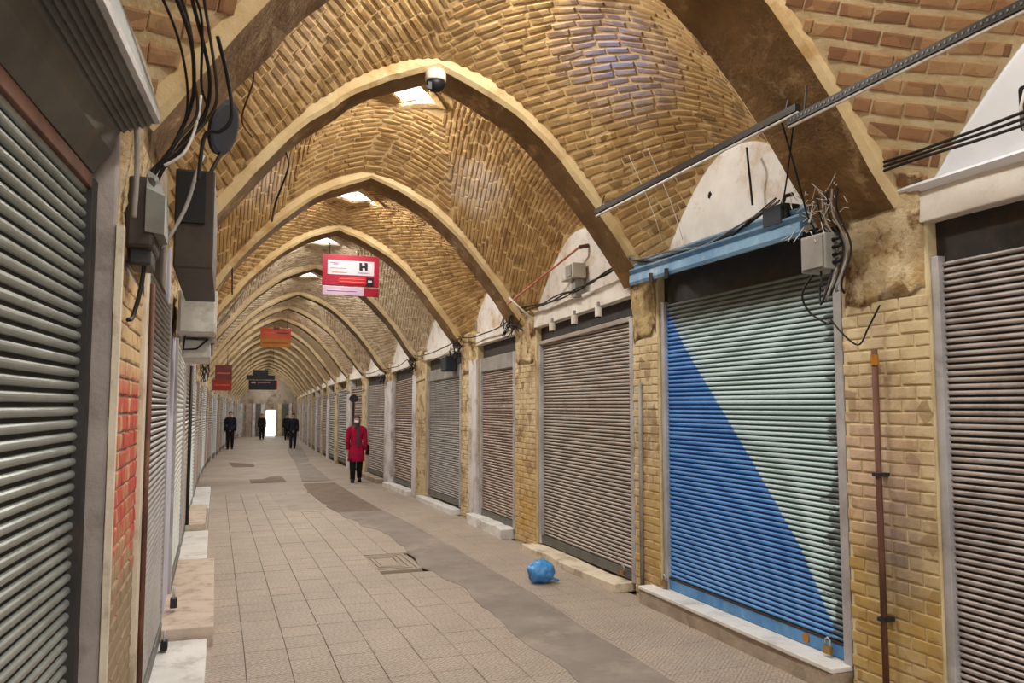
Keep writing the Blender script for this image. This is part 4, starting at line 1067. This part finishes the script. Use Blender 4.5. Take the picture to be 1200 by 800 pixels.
t = thing('meter_box', 'dark narrow box hanging just beyond the air conditioner on the left', 'wall box', (-.1, 8.2, 2.3))
m = MB(); m.box(-.20, -.09, 8.0, 8.3, 2.22, 2.55); m.build('case', M['steel_dark'], t, bevel=.01)
m = MB(); m.tube([(-.15, 8.1, 2.55), (-.2, 8.1, 2.75), (-.35, 8.1, 2.8)], .012, 6); m.build('arm', M['steel_dark'], t)
for k in range(6):
    o_ = .024 * k; q = lambda: rs.uniform(-.022, .022)
    wire('cable', [(-.36 + o_ * .6, 2.3, 3.14 + o_), (-.25 + o_ + q(), 2.7, 3.10 + .5 * o_ + q()), (-.18 + o_ * .7 + q(), 3.0, 3.03 + o_ + q()), (-.15 + o_ * .6 + q(), 3.22, 2.95 + q()), (-.155 + o_ * .7 + q(), 3.34, 2.84 + q()),
                   (-.22 + o_ * .4 + q(), 3.36, 2.72 + q()), (-.28 + q(), 3.38, 2.60), (-.31, 3.4, 2.50 - o_)], (.0055, .008, .0065)[k % 3],
         M[('cable', 'cable', 'hood_brown')[k % 3]], ['leftmost', 'second from left', 'third from left', 'fourth from left', 'second from right', 'rightmost'][k] + ' of six black cables draped over the red-daubed pier')
wire('cable', [(-.06, 3.2, 3.12), (-.02, 3.3, 3.0), (.0, 3.34, 2.86), (-.04, 3.36, 2.80), (-.10, 3.38, 2.78), (-.12, 3.4, 2.6)], .008, M['cable'], 'black cable forming a pointed elbow in front of the bricks at upper left')
wire('cable', [(-.24, 3.30, 2.62), (-.17, 3.3, 2.68), (-.13, 3.35, 2.82), (-.12, 3.4, 2.95)], .006, M['cable_white'], 'white cable curving up from the hooded lamp on the pier')
wire('cable', [(-.26, 3.6, 2.35), (-.18, 3.7, 2.55), (-.14, 3.8, 2.75), (-.12, 3.9, 2.85)], .009, M['cable_grey'], 'grey cable rising beside the dark disc on the left')
wire('cable', [(-.34, 3.2, 2.86), (-.33, 3.25, 2.6), (-.335, 3.26, 2.4)], .010, M['cable_grey'], 'grey conduit down the corner of the red-daubed pier')
wire('cable', [(-.30, 3.35, 2.4), (-.31, 3.4, 2.2), (-.335, 3.38, 2.05), (-.345, 3.3, 2.02)], .009, M['cable'], 'dark cable end hanging below the hooded lamp')
wire('pole', [(-.345, 4.31, .06), (-.345, 4.31, 2.3)], .014, M['rust'], 'rusty upright pole at the far edge of the red-daubed pier', 'pole', None, 2)
wire('pole', [(-.345, 11.05, .2), (-.345, 11.05, 2.3)], .022, M['steel_dark'], 'dark upright pole standing beyond the chalk-white shutter', 'pole', None, 2)
wire('cable', [(-.2, 7.4, 2.2), (-.12, 8.5, 2.3), (-.1, 9.4, 2.55), (0, 10.5, 2.9), (.3, 11.7, 3.5)], .008, M['cable'], 'cable climbing from the air conditioner towards the third arch')
# tangles at distant left pillars and right pillars
for i, (x, y, z) in enumerate([(-.2, 9.6, 2.4), (-.18, 12.2, 2.3), (3.45, 9.5, 2.85), (3.45, 12.0, 2.75), (3.45, 15.0, 2.7), (3.45, 18.0, 2.6)]):
    m = MB()
    for k in range(9):
        p = [Vector((x + rs.uniform(-.07, .05), y + rs.uniform(-.3, .3), z + rs.uniform(-.2, .2))) for _ in range(4)]
        m.tube([p[0].lerp(p[1], .3), p[1], p[2], p[3]], .007, 5)
    wh = ['by the first', 'by the second'][i] if i < 2 else ''
    lab = ['wire tangle on the left wall beyond the air conditioner', 'small wire tangle farther along the left wall near the maroon sign', 'wire tangle on the head of the pillar beyond the wide grey shutter',
           'wire tangle on the second pillar head beyond the wide grey shutter', 'wire tangle on the third pillar head beyond the wide grey shutter', 'wire tangle above the person in the crimson coat'][i]
    o = bake_thing(m, 'wire_tangle', M['cable'], lab, 'wires', (x, y, z), 'wire tangles'); o['kind'] = 'stuff'
for k, (ya, yb, z) in enumerate([(9.5, 12.0, 2.95), (12.0, 15.0, 2.92), (15.0, 18.0, 2.9), (18.0, 21.0, 2.9)]):
    wire('cable', sag((3.45, ya, z + .0), (3.45, yb, z), .10, 6), .010, M['cable'], 'dark cable slung over the %s shutter beyond the wide grey one' % ORD[k])

t = thing('cable_clamp', 'black cable clamp with a pale tie on the clean white plaster at the right edge', 'clamp', (3.52, 2.62, 3.0))
m = MB(); m.box(3.48, 3.55, 2.55, 2.66, 2.98, 3.20); m.build('block', M['black'], t, bevel=.02)
m = MB(); m.tube([(3.46, 2.60, 3.16), (3.44, 2.61, 3.08), (3.46, 2.62, 3.0), (3.49, 2.63, 2.97)], .008, 6); m.build('tie', M['cable_white'], t, smooth=True)
t = thing('post', 'thin dark post with a round head by the right wall behind the crimson coat', 'post', (3.38, 21.7, 0))
m = MB(); m.tube([(3.38, 21.7, 0), (3.38, 21.7, 2.0)], .03, 8); m.build('shaft', M['steel_dark'], t)
m = MB(); m.tube([(3.38, 21.66, 2.08), (3.38, 21.74, 2.08)], .12, 16); m.build('round_head', M['steel_dark'], t)
# ================================================================== SIGNS
def hang(t, x0, x1, y, z1, ztop):
    for x in (x0, x1): m = MB(); m.tube([(x, y, z1), (x, y, ztop)], .006, 6); m.build('hanging_wire', M['cable'], t)
def sgn(x0, x1, y, z0, z1, label, layers, ztop=4.0, hx=None):
    # coordinates given as seen (already final); undo the drift of the warp so that the sign stays where it is named
    t = thing('hanging_sign', label, 'sign', ((x0 + x1) / 2, y, z0), 'hanging signs')
    hang(t, *(hx or (x0 + .1, x1 - .1)), y + .02, z1, ztop)
    for (nm, a, b, c, d, dep, mt) in layers:
        m = MB(); m.box(x0 + (x1 - x0) * a, x0 + (x1 - x0) * b, y - dep, y + .04, z0 + (z1 - z0) * c, z0 + (z1 - z0) * d); m.build(nm, M[mt], t, bevel=.004 if dep < .01 else 0)
    return t
def unw(y, z):     # z given as the final height -> height before the warp
    lo, hi = 0, 6
    for _ in range(30):
        mid = (lo + hi) / 2
        if W((0, y, mid))[2] < z: lo = mid
        else: hi = mid
    return lo
def uwx(y, x): return x - float(np.interp(y, *XS))
y = 11.6
x0, x1 = uwx(y, 1.28), uwx(y, 2.09); z0, z1 = unw(y, 3.28), unw(y, 3.87)
H = [('frame', 0, 1, .24, 1, 0, 'red_sign'), ('panel', .085, .91, .50, .86, .006, 'sign_panel'), ('red_band', .27, .86, .28, .45, .006, 'red_sign2'),
     ('lower_strip', .0, .73, 0, .22, 0, 'sign_strip'), ('lower_red', .73, 1, 0, .2, .002, 'red_sign'),
     # bold black H emblem
     ('letter', .645, .69, .64, .82, .012, 'ink'), ('letter', .745, .79, .64, .82, .012, 'ink'), ('letter', .67, .765, .70, .76, .0135, 'ink'), ('letter', .66, .70, .63, .68, .013, 'ink'), ('letter', .735, .775, .78, .83, .013, 'ink'),
     ('script_line', .62, .83, .565, .585, .010, 'ink_soft'), ('script_line', .14, .29, .785, .81, .010, 'ink_soft'), ('script_line', .19, .27, .75, .775, .010, 'ink_soft'), ('script_line', .13, .42, .66, .675, .010, 'ink_soft'),
     ('script_line', .16, .43, .555, .57, .010, 'ink_red'), ('script_line', .30, .74, .40, .415, .010, 'ink_red'), ('script_line', .30, .74, .33, .345, .010, 'ink_red'),
     ('emblem', .77, .9, .26, .46, .010, 'ink'), ('emblem_mark', .80, .87, .34, .39, .016, 'sign_panel'), ('script_line', .08, .60, .10, .125, .006, 'ink_soft')]
sgn(x0, x1, y, z0, z1, 'crimson hanging bank sign with a bold black H on its pale panel', H, ztop=unw(y, 4.15), hx=(x0 + .1, x0 + .1))
y = 22; D = .0
x0, x1 = uwx(y, .86), uwx(y, 1.64)
sgn(x0, x1, y, unw(y, 3.23), unw(y, 3.74), 'small two-tone hanging sign, orange above and ochre below', [('upper_panel', 0, 1, .45, 1, 0, 'orange'), ('lower_panel', 0, 1, 0, .47, 0, 'ochre'), ('script_line', .08, .45, .72, .78, .01, 'ink_red'), ('script_line', .55, .92, .72, .78, .01, 'maroon'), ('script_line', .08, .92, .2, .26, .01, 'brickred'), ('script_line', .42, .62, .9, 1.05, .01, 'maroon')], ztop=unw(y, 4.1))
y = 28
x0, x1 = uwx(y, .71), uwx(y, 1.63)
sgn(x0, x1, y, unw(y, 2.22), unw(y, 2.92), 'black hanging sign with a pointed top and faint white lettering', [('panel', .06, 1, 0, .48, 0, 'black'), ('upper_panel', .0, .96, .50, .72, 0, 'black'), ('gable', .2, .72, .7, .95, 0, 'black'), ('script_line', .15, .3, .32, .40, .01, 'sign_panel'), ('script_line', .36, .8, .34, .38, .01, 'ink_soft')], ztop=unw(y, 3.6))
y = 19.4
x0, x1 = uwx(y, -.25), uwx(y, .16)
sgn(x0, x1, y, unw(y, 2.04), unw(y, 2.62), 'maroon and red sign hanging close to the left wall', [('upper_panel', 0.12, 1, .42, 1, 0, 'maroon'), ('lower_panel', 0, 1, 0, .42, 0, 'brickred'), ('script_line', .2, .9, .65, .7, .01, 'ink_red'), ('script_line', .1, .9, .18, .24, .01, 'orange')], ztop=unw(y, 3.0))
y = 45
x0, x1 = uwx(y, 1.95), uwx(y, 2.7)
sgn(x0, x1, y, unw(y, 2.55), unw(y, 3.05), 'tiny red sign hanging in front of the far doorway', [('panel', 0, 1, 0, 1, 0, 'brickred'), ('script_line', .2, .8, .4, .55, .01, 'orange')], ztop=unw(y, 3.4))

# ================================================================== BLUE BAG
bc = Vector((2.93, 7.32, .118)); bm = bmesh.new(); bmesh.ops.create_icosphere(bm, subdivisions=4, radius=.118)
for v in bm.verts:
    d = v.co.normalized()
    f = 1 + .16 * noise.noise(d * 2.3 + Vector((4, 1, 0))) + .09 * abs(noise.noise(d * 6)) - .10 * abs(noise.noise(d * 4 + Vector((9, 0, 0))))
    v.co = Vector((d.x * 1.12, d.y * 1.0, d.z * .95)) * .118 * f
    if v.co.z < -.105: v.co.z = -.105 + (v.co.z + .105) * .1
mnz = min(v.co.z for v in bm.verts)
me = bpy.data.meshes.new('plastic_bag'); bm.to_mesh(me); bm.free(); me.materials.append(M['bag'])
for p in me.polygons: p.use_smooth = True
bag = thing('plastic_bag', 'crumpled blue plastic bag lying on the floor near the right wall', 'bag', (bc.x, bc.y, 0.004))
o = bpy.data.objects.new('bag_body', me); COL.objects.link(o); o.parent = bag; o.location = (0, 0, -mnz)
for k, (dx_, dy_) in enumerate(((.10, -.06), (.13, -.02))):
    m = MB(); p = [Vector((bc.x + .06, bc.y - .05, .05)), Vector((bc.x + dx_, bc.y + dy_, .045 - .01 * k)), Vector((bc.x + dx_ + .05, bc.y + dy_ - .01, .02))]
    m.tube(p, .018, 7, r2=.006); m.build('handle', M['bag'], bag, smooth=True)

# ================================================================== PEOPLE
def skin_obj(name, verts, edges, radii, mat, parent, root=0, sub=1):
    me = bpy.data.meshes.new(name); bm = bmesh.new(); lay = bm.verts.layers.skin.new()
    bv = [bm.verts.new(v) for v in verts]
    for a, b_ in edges: bm.edges.new((bv[a], bv[b_]))
    for i, r in enumerate(radii):
        bv[i][lay].radius = r if isinstance(r, tuple) else (r, r); bv[i][lay].use_root = (i == root)
    bm.to_mesh(me); bm.free(); me.materials.append(mat)
    o = bpy.data.objects.new(name, me); COL.objects.link(o); o.parent = parent
    sk = o.modifiers.new('skin', 'SKIN'); sk.use_smooth_shade = True
    s = o.modifiers.new('sub', 'SUBSURF'); s.levels = sub; s.render_levels = sub
    return o
def ell(cx, cy, z, rx, ry, n=18): return [(cx + rx * cos(2 * pi * k / n), cy + ry * sin(2 * pi * k / n), z) for k in range(n)]
def person(loc, height, face, label, coat, legs_m, kind='coat', stride=.12, hair='hair', lean=0, mask=False, scarf=None, coat_len=.47, arms=(.04, -.03), simple=False):
    t = thing('person', label, 'person', loc); s = height
    t.rotation_euler = (0, 0, face)          # the figure is built looking along -y
    t['_w'] = (0, 0, 0)
    # proportions in units of height
    hip, knee, ank, sho, elb, wri, neck = .52, .285, .045, .815, .62, .475, .86
    V = [(0, 0, hip), (0, .005, .62), (0, 0, .74), (0, .005, .80), (0, .003, neck), (0, -.005, .90)]
    E = [(0, 1), (1, 2), (2, 3), (3, 4), (4, 5)]; R = [(.08, .058), (.072, .052), (.08, .055), (.055, .042), (.032, .034), (.034, .038)]
    def chain(start, pts, rads):
        prev = start
        for p, r in zip(pts, rads):
            V.append(p); R.append((r, r)); E.append((prev, len(V) - 1)); prev = len(V) - 1
        return prev
    ends = []
    for sd, st in ((-1, stride), (1, -stride)):
        kn = (sd * .052, -st * .55 - .012, knee); an = (sd * .05, -st * .95 + (.03 if st < 0 else 0), ank + (.02 if st < 0 else 0))
        chain(0, [(sd * .055, 0, hip - .03), kn, (sd * .051, an[1] * .7 + kn[1] * .3 + .005, .17), an, (an[0] * 1.05, an[1] - .045, .022), (an[0] * 1.15, an[1] - .085, .018)],
              [.06, .040, .036, .024, .024, .018])
    for sd, sw in ((-1, arms[0]), (1, arms[1])):
        last = chain(3, [(sd * .10, 0, sho), (sd * .128, .005 + sw * .3, elb), (sd * .130, -.03 + sw, wri)], [.027, .022, .017])
        hx, hy, hz = sd * .130, -.034 + sw, wri
        palm = chain(last, [(hx, hy - .003, hz - .035)], [.019])
        if not simple:
            for f, (oy, ln) in enumerate(((-.017, .040), (-.006, .047), (.006, .044), (.016, .034))):
                chain(palm, [(hx, hy + oy, hz - .052), (hx - sd * .003, hy + oy - .003, hz - .052 - ln * .55), (hx - sd * .012, hy + oy - .004, hz - .052 - ln)], [.0062, .0056, .0048])
            chain(palm, [(hx - sd * .004, hy - .022, hz - .028), (hx - sd * .010, hy - .032, hz - .046)], [.0068, .0056])
    V2 = [(x * s, y * s, z * s) for x, y, z in V]; R2 = [(a * s, b * s) for a, b in R]
    body = skin_obj('body', V2, E, R2, M['skin'], t, 0, 1)
    for sd, st in ((-1, stride), (1, -stride)):
        kn = (sd * .052, -st * .55 - .012, knee); an = (sd * .05, -st * .95 + (.03 if st < 0 else 0), ank + (.02 if st < 0 else 0))
        m = MB(); m.loft([[tuple(Vector((p[0] + rr_ * cos(2 * pi * k / 14), p[1] + rr_ * 1.05 * sin(2 * pi * k / 14), p[2])) * s) for k in range(14)]
                          for p, rr_ in (((sd * .042, 0, hip + .03), .056), ((sd * .05, 0, hip - .04), .06), (kn, .049), ((sd * .051, an[1] * .6 + kn[1] * .4, .15), .041), ((an[0], an[1] - .002, an[2] - .012), .036))])
        m.build('trouser_leg', M[legs_m], t, warp=False, smooth=True)
    # head with face
    hd = MB(); hc = Vector((0, -.012, .935)); rings = []
    for (z, rx, ry, oy) in ((-.062, .018, .022, -.018), (-.052, .030, .036, -.012), (-.03, .038, .046, -.006), (0, .043, .053, 0), (.025, .044, .054, .003), (.045, .038, .047, .005), (.058, .024, .030, .006), (.064, .008, .01, .006)):
        rings.append([tuple((Vector((rx * cos(2 * pi * k / 20), hc.y + oy + ry * sin(2 * pi * k / 20) * (1 if sin(2 * pi * k / 20) > 0 else .92), hc.z + z))) * s) for k in range(20)])
    hd.loft(rings); head = hd.build('head', M['skin'], t, warp=False, smooth=True)
    def sub(mb, nm, mt, sm=True): return mb.build(nm, M[mt], head, warp=False, smooth=sm)
    P3 = lambda x, y, z: (x * s, y * s, z * s)
    m = MB(); m.loft([[P3(a, -.058 - b, z) for a, b in ((-.006, 0), (0, .012 * q), (.006, 0), (0, -.01))] for z, q in ((.945, .3), (.932, .8), (.922, 1.3), (.918, .3))]); sub(m, 'nose', 'skin')
    for sd in (-1, 1):
        m = MB(); m.sphere(P3(sd * .017, -.055, .938), .0065 * s, (1, .6, .7), 8, 6); sub(m, 'eye', 'hair')
        m = MB(); m.sphere(P3(sd * .044, -.005, .93), .012 * s, (.4, .8, 1.3), 8, 6); sub(m, 'ear', 'skin')
    m = MB(); m.sphere(P3(0, -.053, .905), .014 * s, (1, .35, .28), 10, 6); sub(m, 'mouth', 'brickred')
    if mask:
        m = MB(); rr = []
        for (z, w_) in ((.925, .036), (.912, .041), (.897, .039), (.882, .028)):
            rr.append([P3(w_ * cos(a), -.012 - .064 * sin(a) * (1.05 if .895 < z < .92 else .95), z) for a in np.linspace(0, pi, 10)] + [P3(w_ * .9 * cos(a), -.012 - .055 * sin(a), z) for a in np.linspace(pi, 0, 10)])
        m.loft(rr); m.build('face_mask', M['mask'], t, warp=False, smooth=True)
    # hair or headscarf
    m = MB(); rings = []
    for (z, rx, ry, oy) in ((-.045, .03, .03, .025), (-.02, .043, .042, .014), (.005, .048, .048, .010), (.03, .049, .054, .006), (.05, .042, .05, .005), (.066, .026, .032, .006), (.072, .008, .01, .006)):
        rings.append([P3(rx * cos(2 * pi * k / 18), hc.y + oy + ry * sin(2 * pi * k / 18), hc.z + z) for k in range(18)])
    m.loft(rings); m.build('headscarf' if scarf else 'hair', M[hair], t, warp=False, smooth=True)
    if scarf:
        m = MB(); m.loft([[P3(.05 * cos(a), .0 + .05 * sin(a), .93) for a in np.linspace(-.3, pi + .3, 14)] + [P3(.044 * cos(a), .0 + .042 * sin(a), .93) for a in np.linspace(pi + .3, -.3, 14)],
                         [P3(.055 * cos(a), .0 + .06 * sin(a), .875) for a in np.linspace(-.3, pi + .3, 14)] + [P3(.044 * cos(a), .0 + .042 * sin(a), .875) for a in np.linspace(pi + .3, -.3, 14)]]); m.build('scarf_back', M[hair], t, warp=False, smooth=True)
        m = MB(); m.loft([ell(0, -.005 * s, z * s, a * s, b_ * s) for z, a, b_ in ((.80, .075, .06), (.83, .062, .058), (.865, .046, .05), (.885, .044, .05), (.89, .036, .042))]); m.build('scarf_wrap', M[scarf], t, warp=False, smooth=True)
        m = MB(); m.loft([[P3(x, y - .006, z), P3(x + w2, y - .004, z), P3(x + w2, y + .01, z), P3(x, y + .01, z)] for x, w2, y, z in ((-.012, .045, -.072, .82), (-.008, .048, -.084, .72), (-.004, .05, -.086, .62), (0, .046, -.086, .54))]); m.build('scarf_end', M[scarf], t, warp=False)
    # coat or jacket following the body
    m = MB(); rg = []
    zl = coat_len
    for z, a, b_ in ((zl, .126, .096), (zl + .01, .128, .098), (.45, .120, .090), (.55, .098, .078), (.62, .088, .068), (.70, .094, .070), (.77, .106, .070), (.81, .098, .062), (.835, .062, .052), (.852, .042, .044)):
        if z < zl: continue
        rg.append([(x + .004 * s * sin(5 * k + z * 30), y + .004 * s * cos(4 * k + 20 * z), zz) for k, (x, y, zz) in enumerate(ell(0, 0, z * s, a * s, b_ * s))])
    m.loft(rg); m.build('coat', M[coat], t, warp=False, smooth=True)
    for sd, sw in ((-1, arms[0]), (1, arms[1])):
        m = MB(); pts = [(sd * .068, 0, sho + .028), (sd * .094, 0, sho + .008), (sd * .114, .002, .78), (sd * .13, .006 + sw * .3, elb), (sd * .131, -.028 + sw, wri + .01)]
        rr = [.022, .038, .042, .036, .029]; rings = []
        for p, r in zip(pts, rr): rings.append([tuple(Vector((p[0] + r * cos(2 * pi * k / 12), p[1] + r * sin(2 * pi * k / 12), p[2])) * s) for k in range(12)])
        m.loft(rings); m.build('sleeve', M[coat], t, warp=False, smooth=True)
    for sd, st in ((-1, stride), (1, -stride)):
        an = (sd * .0525, -st * .95 + (.03 if st < 0 else 0))
        m = MB(); m.loft([[P3(an[0] + a * w_, an[1] - .04 + b_ * l_, z) for a, b_ in ((-1, 1), (1, 1), (1.1, 0), (.8, -1), (0, -1.2), (-.8, -1), (-1.1, 0))] for z, w_, l_ in ((.0, .026, .062), (.02, .028, .064), (.038, .022, .045), (.055, .018, .03))])
        m.build('shoe', M['cloth_black'], t, warp=False, smooth=True)
    # hands as bare skin over the arm ends
    return t
dz = lambda y: 0
lady = person((3.06, 19.0, 0), 1.54, radians(-8), 'person in a crimson coat and white face mask walking by the right wall', 'coat', 'cloth_black', mask=True, scarf='scarf', hair='scarf', coat_len=.31, stride=.05, arms=(.02, -.02))
m = MB(); m.loft([[(x + .04, y, z) for x, y in ((.12, -.05), (.20, -.05), (.20, .06), (.12, .06))] for z in (.62, .66, .84, .86)]); 
hb = m.build('handbag', M['cloth_black'], None, warp=False, bevel=.02)
hb.location = lady.location + Vector((.06, 0, 0)); tag(hb, 'dark handbag carried at the side of the person in the crimson coat', 'handbag')
person((uwx(40, 3.17), 40, 0), 1.68, radians(-6), 'person in a dark navy jacket and trousers on the right, deep in the arcade', 'cloth_navy', 'cloth_navy', coat_len=.5, stride=.04, simple=True)
person((uwx(40.5, .33), 40.5, 0), 1.78, radians(-4), 'person in black clothes standing by the left wall deep in the arcade', 'cloth_navy', 'cloth_black', coat_len=.5, stride=.03, simple=True)
person((uwx(54, 2.35), 54, 0), 1.62, 0, 'tiny dark figure silhouetted just left of the far bright doorway', 'cloth_black', 'cloth_black', stride=.04, simple=True)
person((uwx(52, 3.75), 52, 0), 1.6, 0, 'tiny dark figure to the right of the far bright doorway', 'cloth_black', 'cloth_black', stride=.04, simple=True)
for o in list(bpy.data.objects):
    if '_w' in o: del o['_w']
